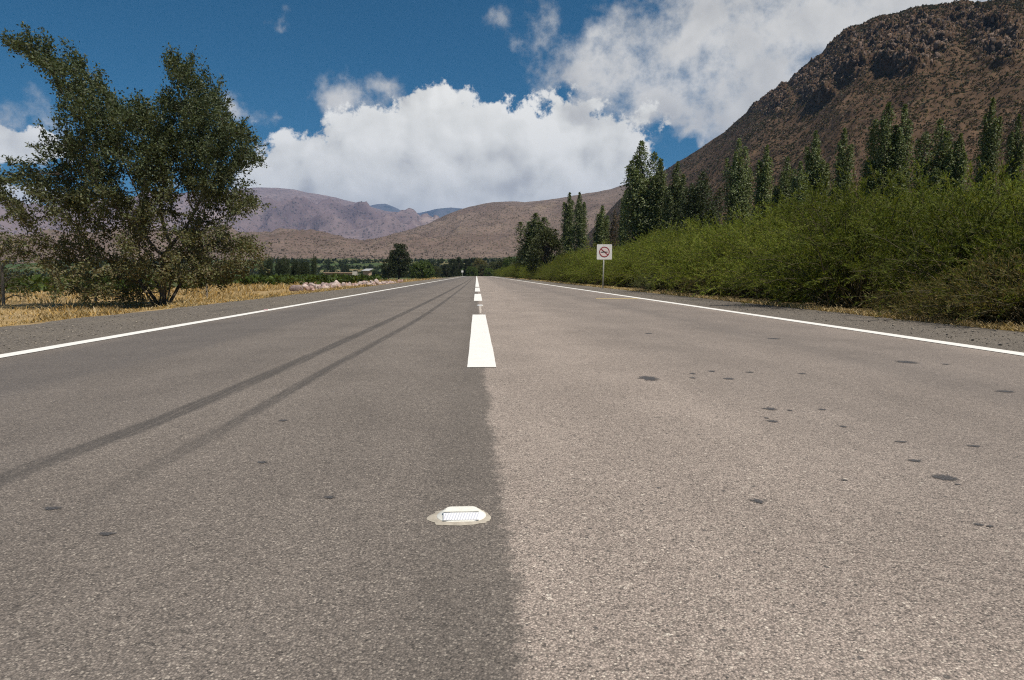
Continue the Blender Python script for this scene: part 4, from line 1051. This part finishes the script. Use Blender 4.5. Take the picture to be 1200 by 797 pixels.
# vineyard / crop behind the dry grass
n = 9000
row = rng.integers(0, 26, n); bx = rng.uniform(-95, -12, n); by = 37 + row * 2.6 + 0.25 * (bx + 40) * 0 + rng.normal(size=n) * 0.25
far_ok = bx < -12 - (by - 37) * 0.02
near_ok = (by > 60) | (bx < -0.42 * by + 1.0)
ok = far_ok & near_ok & (fbm(np.stack([bx * 0.15, by * 0.2, 0 * bx], -1), 3) > -0.22)
pts = np.stack([bx, by, zg(bx, by) + rng.uniform(0.1, 0.75, n)], -1)[ok]
v, q, tc_ = tufts(pts, rng.uniform(0.3, 0.6, len(pts)), 11, np.array([[0.075, 0.115, 0.026], [0.09, 0.13, 0.03], [0.06, 0.09, 0.024]])[rng.integers(0, 3, len(pts))], 0.8)
o = obj('vineyard', mesh_np('vineyard', v, q, tc_), M_leaf); tag(o, 'low green vineyard rows beyond the dry grass at left', 'vineyard', kind='stuff')

# ------------------------------------------------------------------ dry grass
def grass(name, px_, py_, hgt, wid, pal, label, lean=0.5, nb=1):
    n = len(px_); z_ = zg(px_, py_) - 0.02
    base = np.stack([px_, py_, z_], -1)
    d = rng.normal(size=(n, 3)) * lean; d[:, 2] = 1.0; d /= np.linalg.norm(d, axis=1)[:, None]
    s_ = rand_unit(n); s_[:, 2] = 0; s_ /= np.linalg.norm(s_, axis=1)[:, None]
    hgt = hgt.reshape(-1, 1); wid = np.broadcast_to(np.asarray(wid).reshape(-1, 1), (n, 1))
    bend = rng.normal(size=(n, 3)) * 0.25; bend[:, 2] = -0.15
    m = base + d * hgt * 0.55; tp = base + d * hgt + bend * hgt
    v = np.stack([base - s_ * wid, base + s_ * wid, m + s_ * wid * 0.8, m - s_ * wid * 0.8, tp + s_ * wid * 0.15, tp - s_ * wid * 0.15], 1).reshape(-1, 3)
    i = np.arange(n)[:, None] * 6
    q = np.concatenate([i + np.array([[0, 1, 2, 3]]), i + np.array([[3, 2, 4, 5]])])
    o = obj(name, mesh_np(name, v, q, np.repeat(pick(pal, n, 0.25), 6, 0)), M_straw); tag(o, label, 'grass', kind='stuff'); return o
GOLD = [[0.60, 0.40, 0.14], [0.56, 0.36, 0.12], [0.48, 0.35, 0.16], [0.55, 0.43, 0.24], [0.42, 0.30, 0.14], [0.36, 0.27, 0.14], [0.28, 0.22, 0.12], [0.60, 0.48, 0.29]]
n = 120000
gy = 6 + (110 - 6) * rng.uniform(0, 1, n) ** 1.7; gx = -5.35 - rng.exponential(1.0, n) * (1.5 + gy * 0.12)
cl = fbm(np.stack([gx * 0.8, gy * 0.5, 0 * gx], -1), 4)
hg = np.clip(0.13 + 0.85 * cl, 0.03, 0.8) * rng.uniform(0.6, 1.2, n) * np.interp(-gx, [5.3, 6.3, 9, 14], [0.35, 0.7, 1.0, 1.3])
hg = hg * np.interp(gy, [6, 25, 34, 60], [0.7, 0.7, 1.1, 1.2])
ok = (cl > -0.20) & (gx > -60)
rockzone = (gy > 36) & (gy < 76) & (gx > -14.0)
hg = np.where(rockzone, hg * 0.15, hg)
grass('dry_grass', gx[ok], gy[ok], hg[ok], (0.004 + 0.0004 * gy)[ok], GOLD, 'golden dry grass verge left of the road')
n = 26000
gy = 5 + 130 * rng.uniform(0, 1, n) ** 1.9; gx = 5.70 + np.abs(rng.normal(size=n)) * 0.2
grass('dry_grass', gx, gy, rng.uniform(0.03, 0.15, n), 0.003 + 0.0004 * gy, [[0.50, 0.38, 0.20], [0.55, 0.43, 0.24], [0.40, 0.29, 0.14]], 'thin strip of straw coloured grass along the foot of the thicket', 0.8)

# loose chippings at the shoulder edges
def pebbles(name, n, xf, label, sub=shapes1):
    vs, ts, cs, off = [], [], [], 0
    for i in range(n):
        y_ = 2.2 + 28 * rng.random() ** 2.0; x_ = xf(y_); s_ = rng.uniform(0.004, 0.012) * (1.8 if rng.random() < 0.05 else 1)
        co, tr = sub[i % 8]; kk = co * s_ * np.array([1, rng.uniform(0.7, 1.2), 0.6])
        vs.append(kk + np.array([x_, y_, -0.002 + s_ * 0.3])); ts.append(tr + off); off += len(kk)
        cs.append(np.repeat([np.array([0.26, 0.225, 0.185]) * rng.uniform(0.5, 1.6)], len(kk), 0))
    o = obj(name, mesh_np(name, np.concatenate(vs), None, np.concatenate(cs), False, np.concatenate(ts)), M_crag); tag(o, label, 'gravel', kind='stuff')
pebbles('loose_gravel', 3600, lambda y_: rng.uniform(-5.35, LINE_L - 0.3), 'loose stone chippings lying on the left shoulder')
pebbles('loose_gravel', 2600, lambda y_: rng.uniform(LINE_R + 0.3, 5.68), 'loose stone chippings lying on the right shoulder')

# ------------------------------------------------------------------ pink rock heap
M_rock = []
for nm, col in (('pink_rock', (0.40, 0.27, 0.235)), ('pale_rock', (0.50, 0.40, 0.36)), ('grey_pink_rock', (0.30, 0.225, 0.21))):
    m, t, b = new_mat(nm); P = t.n.new('ShaderNodeTexCoord').outputs['Object']
    n_ = t.noise(P, 2.2, 6.0, 0.65); oi = t.n.new('ShaderNodeObjectInfo')
    t.l.new(t.mul(t.mul(col, t.lin(n_, 0.25, 0.75, 0.75, 1.25)), t.lin(oi.outputs['Random'], 0, 1, 0.8, 1.2)), b.inputs['Base Color'])
    b.inputs['Roughness'].default_value = 0.92; t.l.new(t.bump(n_, 0.6, 0.12), b.inputs['Normal']); M_rock.append(m)
rock_me = []
for i in range(9):
    co, tr = shapes[i]
    me = mesh_np('rock', co, None, None, False, tr); me.materials.append(M_rock[i % 3]); rock_me.append(me)
for i in range(210):
    f_ = rng.random(); px = 336 + 132 * f_; bot = np.interp(px, [335, 370, 420, 455, 470], [340.5, 340, 336.5, 333.0, 331.6])
    q_ = on_plane(px, bot, np.interp(px, [335, 455], [-0.45, -0.25]))
    back = rng.uniform(0, 1) * 5.0
    x_, y_ = q_[0] - 0.15 * back * 0.4, q_[1] + 0.5 + back
    s_ = rng.uniform(0.12, 0.28) * (1.35 if rng.random() < 0.15 else 1)
    lift = max(0.0, 0.35 * math.sin(math.pi * back / 5.0)) * rng.uniform(0.3, 1) * np.interp(px, [335, 350, 430, 452], [0.3, 1, 1, 0.15])
    ri_ = int(rng.integers(0, 9)); o = obj('rock', rock_me[ri_]); o.location = (x_, y_, zat(x_, y_) + s_ * 0.35 + lift); o.rotation_euler = tuple(rng.uniform(0, 6.28, 3)); o.scale = (s_, s_ * rng.uniform(0.7, 1.2), s_ * rng.uniform(0.6, 0.9))
    tag(o, ('large ' if s_ > 0.26 else '') + ['pink', 'pale', 'grey pink'][ri_ % 3] + ' broken rock at the ' + ('left end' if px < 362 else 'left middle' if px < 393 else 'right middle' if px < 425 else 'right end') + (', back' if back > 2.5 else ', front') + ' of the rubble heap', 'rock', 'rocks of the rubble heap')

# ------------------------------------------------------------------ fence
fence_pts = [(-160, 358.5, 300), (5, 357.5, 311), (113, 356, 331), (243, 350.5, 331), (258, 349, 330)]
fr = empty('fence', (0, 0, 0))
tops = []
for i, (px, bot, top) in enumerate(fence_pts[:4]):
    q_ = on_plane(px, bot, -0.5); z0 = zat(q_[0], q_[1]); hgt = at_depth(px, top, q_[1])[2] - z0
    hgt = max(hgt, 0.75)
    def fn(bm, hgt=hgt):
        bmesh.ops.create_cone(bm, cap_ends=True, segments=8, radius1=0.055, radius2=0.045, depth=hgt + 0.3, matrix=Matrix.Translation((0, 0, hgt / 2 - 0.15)))
        for v_ in bm.verts: v_.co.x += 0.02 * math.sin(v_.co.z * 5); v_.co.y += 0.015 * math.cos(v_.co.z * 7)
    o = obj('post', bm_mesh('post', fn), M_post, fr); o.location = (q_[0], q_[1], z0)
    tops.append((np.array([q_[0], q_[1], z0]), hgt))
M_wire = plain('fence_wire', (0.20, 0.18, 0.16), 0.6, 0.6)
for hf in (0.45, 0.85):
    a_ = [p_ + np.array([0, 0, min(h_, 0.95) * hf]) for p_, h_ in tops]
    v, q = tubes(a_[:-1], a_[1:], 0.0025, 0.0025, 4); obj('wire', mesh_np('wire', v, q), M_wire, fr)
tag(fr, 'wire fence on weathered wooden posts in the dry grass at left', 'fence')

# ------------------------------------------------------------------ road sign
M_signw = plain('sign_white', (0.80, 0.76, 0.72), 0.5, 0, 0.08, 6)
M_signp = plain('sign_pink_white', (0.80, 0.66, 0.62), 0.5, 0, 0.05, 6)
M_signr = plain('sign_red', (0.30, 0.030, 0.040), 0.5, 0, 0.1, 10)
M_signk = plain('sign_black', (0.012, 0.011, 0.011), 0.5, 0, 0.1, 10)
M_galv = plain('galvanised_post', (0.46, 0.45, 0.40), 0.55, 0.25, 0.12, 12)
SB = on_plane(706.5, 338.0); SY = SB[1]
sg = empty('road_sign', (SB[0], SY, 0.0), R(-3)); tag(sg, 'square white no overtaking sign with red ring on a grey post', 'road sign')
mpp = SY / F
top_z = at_depth(708, 286.4, SY)[2]; bot_z = at_depth(708, 304.2, SY)[2]; side_ = top_z - bot_z; cz_ = (top_z + bot_z) / 2
cx_ = at_depth(708.2, 295, SY)[0] - SB[0]
def rounded_plate(bm, s_, r_, th, segs=5):
    pts_ = []
    for cx, cy, a0 in ((s_ / 2 - r_, s_ / 2 - r_, 0), (-s_ / 2 + r_, s_ / 2 - r_, 90), (-s_ / 2 + r_, -s_ / 2 + r_, 180), (s_ / 2 - r_, -s_ / 2 + r_, 270)):
        for k in range(segs + 1): a_ = R(a0 + 90 * k / segs); pts_.append((cx + r_ * math.cos(a_), cy + r_ * math.sin(a_)))
    f1 = bm.faces.new([bm.verts.new((x_, 0, z_)) for x_, z_ in pts_])
    ret = bmesh.ops.extrude_face_region(bm, geom=[f1]); bmesh.ops.translate(bm, vec=(0, th, 0), verts=[g for g in ret['geom'] if isinstance(g, bmesh.types.BMVert)])
o = obj('panel', bm_mesh('panel', lambda bm: rounded_plate(bm, side_, 0.03, 0.004)), M_signw, sg); o.location = (cx_, -0.034, cz_)
panel = o
def ring_mesh(bm, r0, r1, th=0.002, n=48):
    vs_ = []
    for k in range(n):
        a_ = 2 * math.pi * k / n; ca, sa = math.cos(a_), math.sin(a_)
        vs_.append([bm.verts.new((r * ca, y_, r * sa)) for r, y_ in ((r0, -th), (r1, -th), (r1, 0), (r0, 0))])
    for k in range(n):
        A_, B_ = vs_[k], vs_[(k + 1) % n]
        for j in range(4): bm.faces.new((A_[j], A_[(j + 1) % 4], B_[(j + 1) % 4], B_[j]))
def disc_mesh(bm, r, th=0.001, n=48):
    f = bm.faces.new([bm.verts.new((r * math.cos(2 * math.pi * k / n), -th, r * math.sin(2 * math.pi * k / n))) for k in range(n)])
rr = side_ * 0.345
o = obj('disc', bm_mesh('disc', lambda bm: disc_mesh(bm, rr * 0.97)), M_signp, panel); o.location = (0, -0.002, 0)
o = obj('ring', bm_mesh('ring', lambda bm: ring_mesh(bm, rr * 0.83, rr)), M_signr, panel); o.location = (0, -0.004, 0)
def bar(bm, pts_, th=0.002):
    f = bm.faces.new([bm.verts.new((x_, -th, z_)) for x_, z_ in pts_])
    ret = bmesh.ops.extrude_face_region(bm, geom=[f]); bmesh.ops.translate(bm, vec=(0, th, 0), verts=[g for g in ret['geom'] if isinstance(g, bmesh.types.BMVert)])
sa = rr * 0.86 * math.cos(R(40)); sb = rr * 0.86 * math.sin(R(40)); wv = rr * 0.085
o = obj('slash', bm_mesh('slash', lambda bm: bar(bm, [(-sa - wv * .64, sb - wv * .77), (sa - wv * .64, -sb - wv * .77), (sa + wv * .64, -sb + wv * .77), (-sa + wv * .64, sb + wv * .77)])), M_signr, panel); o.location = (0, -0.005, 0)
u_ = rr
o = obj('black_symbol', bm_mesh('black_symbol', lambda bm: bar(bm, [(-0.68 * u_, -0.10 * u_), (0.10 * u_, -0.09 * u_), (0.28 * u_, -0.04 * u_), (0.40 * u_, -0.09 * u_), (0.62 * u_, -0.08 * u_), (0.66 * u_, 0.0), (0.55 * u_, 0.07 * u_), (0.30 * u_, 0.03 * u_), (0.10 * u_, 0.09 * u_), (-0.12 * u_, 0.12 * u_), (-0.30 * u_, 0.05 * u_), (-0.68 * u_, 0.03 * u_)])), M_signk, panel); o.location = (0, -0.0075, 0)
def post_fn(bm):
    bmesh.ops.create_cone(bm, cap_ends=True, segments=12, radius1=0.029, radius2=0.029, depth=top_z + 0.25, matrix=Matrix.Translation((0, 0, top_z / 2 - 0.16)))
o = obj('post', bm_mesh('post', post_fn, True), M_galv, sg); o.rotation_euler = (0, math.atan2(cx_ * 0.6, cz_), 0)
for dz in (-0.18, 0.18):
    o = obj('clamp', bm_mesh('clamp', lambda bm: bmesh.ops.create_cube(bm, size=1.0, matrix=Matrix.Diagonal((0.16, 0.03, 0.03, 1)))), M_galv, sg); o.location = (cx_, -0.012, cz_ + dz)
# small far sign
q_ = at_depth(541.8, 318.5, 205.0); fz = zat(q_[0], 205.0)
fs = empty('road_sign', (q_[0], 205.0, fz)); tag(fs, 'tiny white sign on a thin post at the far left end of the road', 'road sign')
o = obj('post', bm_mesh('post', lambda bm: bmesh.ops.create_cone(bm, cap_ends=True, segments=8, radius1=0.04, radius2=0.04, depth=1.9, matrix=Matrix.Translation((0, 0, 0.9)))), M_galv, fs)
o = obj('panel', bm_mesh('panel', lambda bm: rounded_plate(bm, 0.6, 0.05, 0.01)), M_signw, fs); o.location = (0, -0.055, 1.45)

# ------------------------------------------------------------------ road studs
M_stud = plain('stud_body', (0.80, 0.78, 0.71), 0.55, 0, 0.10, 60)
M_lens, t, b = new_mat('stud_reflector'); P = t.n.new('ShaderNodeTexCoord').outputs['Object']
b.inputs['Base Color'].default_value = (0.78, 0.78, 0.80, 1); b.inputs['Roughness'].default_value = 0.22
M_lens2 = plain('stud_reflector_groove', (0.55, 0.56, 0.62), 0.25, 0, 0.1, 60)
M_glue = plain('adhesive_patch', (0.42, 0.375, 0.31), 0.85, 0, 0.25, 40)
M_red = plain('red_reflector', (0.45, 0.035, 0.03), 0.3, 0, 0.1, 20)
def stud_body(W_, D_, H_, sl):
    """long low stud: rounded ends, sloping front and back, flat top"""
    def fn(bm):
        n = 40; rings = []
        hr = D_ / 2
        def outline(off, z_, yshift=0.0, sc_y=1.0):
            L_ = W_ / 2 - hr; pts_ = []
            for k in range(n):
                a_ = 2 * math.pi * k / n; ca, s_ = math.cos(a_), math.sin(a_)
                r_ = hr - off
                x_ = (L_ if ca >= 0 else -L_) + r_ * 0.9 * ca; y_ = r_ * s_ * sc_y + yshift
                pts_.append(bm.verts.new((x_, y_, z_)))
            return pts_
        rings = [outline(0, 0.0), outline(0.0005, H_ * 0.16), outline(0.002, H_ * 0.22), outline(hr * sl * 0.85, H_ * 0.86), outline(hr * sl, H_ * 0.97), outline(hr * sl * 1.25, H_)]
        for A_, B_ in zip(rings[:-1], rings[1:]):
            for k in range(n): bm.faces.new((A_[k], A_[(k + 1) % n], B_[(k + 1) % n], B_[k]))
        bm.faces.new(rings[-1])
    return bm_mesh('body', fn, False)
def patch_mesh(rx, ry, seed, h_=0.003, pull=0.0):
    n = 44; th = np.arange(n) / n * 2 * np.pi
    k = 1 + 0.30 * fbm(np.stack([np.cos(th) * 2 + seed, np.sin(th) * 2, 0 * th], -1), 4)
    ox = rx * k * np.sign(np.cos(th)) * np.abs(np.cos(th)) ** 0.7; ox = np.where(ox < 0, ox * (1 + pull * np.clip(1 - np.abs(np.sin(th)) * 1.6, 0, 1)), ox); oy = ry * k * np.sign(np.sin(th)) * np.abs(np.sin(th)) ** 0.7
    inn = np.stack([ox * 0.88, oy * 0.88, 0 * th + h_], -1); out = np.stack([ox, oy, 0 * th], -1)
    v = np.concatenate([[[0, 0, h_]], inn, out]); a_ = np.arange(n); b_ = (a_ + 1) % n
    tr = np.concatenate([np.stack([0 * a_, 1 + a_, 1 + b_], -1)]); qd = np.stack([1 + a_, 1 + n + a_, 1 + n + b_, 1 + b_], -1)
    return mesh_np('adhesive', v, qd, None, True, tr)
def stud(loc, W_, D_, H_, label, lens_mat=M_lens, glue=True):
    e = empty('road_stud', loc); tag(e, label, 'road stud')
    obj('body', stud_body(W_, D_, H_, 0.60), M_stud, e)
    # reflector: ribbed plate leaning on the front slope
    hr = D_ / 2; y0, y1 = -hr * 0.93, -hr * 0.50; z0_, z1_ = H_ * 0.24, H_ * 0.80
    sl = Vector((0, y1 - y0, z1_ - z0_)); ln = sl.length; nrm = Vector((0, -sl.z, sl.y)).normalized()
    lw = W_ - D_ * 0.54
    def fn(bm):
        m_ = Matrix(((1, 0, 0, 0), (0, sl.y / ln, nrm.y, (y0 + y1) / 2 + nrm.y * 0.0004), (0, sl.z / ln, nrm.z, (z0_ + z1_) / 2 + nrm.z * 0.0004), (0, 0, 0, 1)))
        bmesh.ops.create_cube(bm, size=1.0, matrix=m_ @ Matrix.Diagonal((lw, ln, 0.003, 1)))
    ref = obj('reflector', bm_mesh('reflector', fn), lens_mat, e)
    ng = 13
    def gr(bm):
        for i in range(ng):
            x_ = -lw / 2 + lw * (i + 0.5) / ng
            m_ = Matrix(((1, 0.30, 0, x_), (0, sl.y / ln, nrm.y, (y0 + y1) / 2 + nrm.y * 0.0019), (0, sl.z / ln, nrm.z, (z0_ + z1_) / 2 + nrm.z * 0.0019), (0, 0, 0, 1)))
            bmesh.ops.create_cube(bm, size=1.0, matrix=m_ @ Matrix.Diagonal((lw / ng * 0.42, ln * 0.9, 0.0012, 1)))
    obj('reflector_ribs', bm_mesh('reflector_ribs', gr), M_lens2, ref)
    # lip over the reflector
    def lip(bm):
        bmesh.ops.create_cube(bm, size=1.0, matrix=Matrix.Translation((0, -hr * 0.40, H_ * 0.965)) @ Matrix.Diagonal((lw * 1.03, hr * 0.20, H_ * 0.10, 1)))
        bmesh.ops.bevel(bm, geom=bm.edges[:], offset=0.0008, segments=2, affect='EDGES')
    obj('lip', bm_mesh('lip', lip), M_stud, e)
    if glue: obj('adhesive', patch_mesh(W_ * 0.55, D_ * 0.68, loc[1], 0.0025, 0.22), M_glue, e)
    return e
q0 = on_plane(508, 614); q1 = on_plane(572, 614); qc = on_plane(540.5, 611)
SWD = q1[0] - q0[0]
stud((qc[0], qc[1] + 0.03, 0.001), SWD, 0.085, 0.021, 'white ribbed reflector stud on the centre seam nearest the camera')
y2 = yd(358.3); stud((XC + 0.03, y2, 0.001), SWD, 0.085, 0.021, 'small reflector stud in the gap behind the first centre dash', M_lens, False)
ql = on_plane(327, 364.0); 
stud((LINE_L + 0.0, ql[1], 0.006), 0.11, 0.09, 0.02, 'red reflector stud on the left edge line', M_red, False)

# ------------------------------------------------------------------ low adobe building far left
M_adobe = plain('adobe', (0.40, 0.29, 0.215), 0.9, 0, 0.25, 1.2)
M_limew = plain('limewash', (0.52, 0.48, 0.43), 0.85, 0, 0.1, 2.0)
M_zinc = plain('zinc_roof', (0.42, 0.42, 0.41), 0.5, 0.1, 0.12, 1.5)
BY = 120.0
a_ = at_depth(381, 323.5, BY); b_ = at_depth(418, 323.5, BY); zt = at_depth(400, 318.6, BY)[2]; zb_ = zat(a_[0], BY)
hs = empty('adobe_shed', ((a_[0] + b_[0]) / 2, BY, zb_), R(4)); tag(hs, 'long low pinkish adobe shed with a whitewashed end beyond the rubble heap', 'building')
wl = b_[0] - a_[0]; hgt = zt - zb_
def box(bm, sx, sy, sz, x_=0, y_=0, z_=0): bmesh.ops.create_cube(bm, size=1.0, matrix=Matrix.Translation((x_, y_, z_ + sz / 2)) @ Matrix.Diagonal((sx, sy, sz, 1)))
obj('wall', bm_mesh('wall', lambda bm: box(bm, wl * 0.88, 2.4, hgt * 0.88, -wl * 0.06)), M_adobe, hs)
obj('end_wall', bm_mesh('end_wall', lambda bm: box(bm, wl * 0.115, 2.5, hgt * 1.04, wl * 0.44)), M_limew, hs)
def rf(bm):
    box(bm, wl * 0.90, 2.8, 0.08, -wl * 0.06, 0, hgt * 0.885)
    for k in range(14): box(bm, 0.06, 2.84, 0.11, -wl * 0.06 - wl * 0.43 + wl * 0.86 * k / 13, 0, hgt * 0.88)
obj('roof', bm_mesh('roof', rf), plain('tile_roof', (0.46, 0.34, 0.25), 0.9, 0, 0.25, 1.5), hs)
for k in range(2): obj('door', bm_mesh('door', lambda bm: box(bm, 0.7, 0.06, hgt * 0.7, -wl * 0.3 + k * wl * 0.35, -1.21)), plain('old_door', (0.10, 0.07, 0.05), 0.8), hs)
q_ = at_depth(430.5, 316.6, 170.0); z0 = zat(q_[0], 170.0)
wb = empty('farm_shed', (q_[0], 170.0, z0), R(-25)); tag(wb, 'small farm shed with a bright metal roof among trees left of the lone tree', 'building')
hgt2 = q_[2] - z0
obj('wall', bm_mesh('wall', lambda bm: box(bm, 1.5, 1.4, hgt2 * 0.9)), M_adobe, wb)
def rf2(bm):
    vs_ = [bm.verts.new(p_) for p_ in ((-1.1, -1, hgt2 * .9), (1.1, -1, hgt2 * .9), (1.1, 1, hgt2 * 1.15), (-1.1, 1, hgt2 * 1.15), (-1.1, -1, hgt2 * .9 + .05), (1.1, -1, hgt2 * .9 + .05), (1.1, 1, hgt2 * 1.15 + .05), (-1.1, 1, hgt2 * 1.15 + .05))]
    for f in ((3, 2, 1, 0), (4, 5, 6, 7), (0, 1, 5, 4), (1, 2, 6, 5), (2, 3, 7, 6), (3, 0, 4, 7)): bm.faces.new([vs_[i] for i in f])
obj('roof', bm_mesh('roof', rf2), M_zinc, wb)

# ------------------------------------------------------------------ air
HZ_TOP = 1480.0
def hz(bm): bmesh.ops.create_cube(bm, size=1.0, matrix=Matrix.Translation((0, 8500, (HZ_TOP - 25) / 2)) @ Matrix.Diagonal((40000, 20000, HZ_TOP + 25, 1)))
M_haze = bpy.data.materials.new('haze'); M_haze.use_nodes = True; t = NT(M_haze.node_tree); t.n.clear()
pv = t.n.new('ShaderNodeVolumePrincipled'); pv.inputs['Density'].default_value = 6.4e-5; pv.inputs['Color'].default_value = (0.30, 0.50, 0.92, 1); pv.inputs['Anisotropy'].default_value = 0.0
ou = t.n.new('ShaderNodeOutputMaterial'); t.l.new(pv.outputs[0], ou.inputs['Volume'])
o = obj('haze', bm_mesh('haze', hz), M_haze); tag(o, 'thin blue haze over the far mountains', 'haze', kind='stuff')
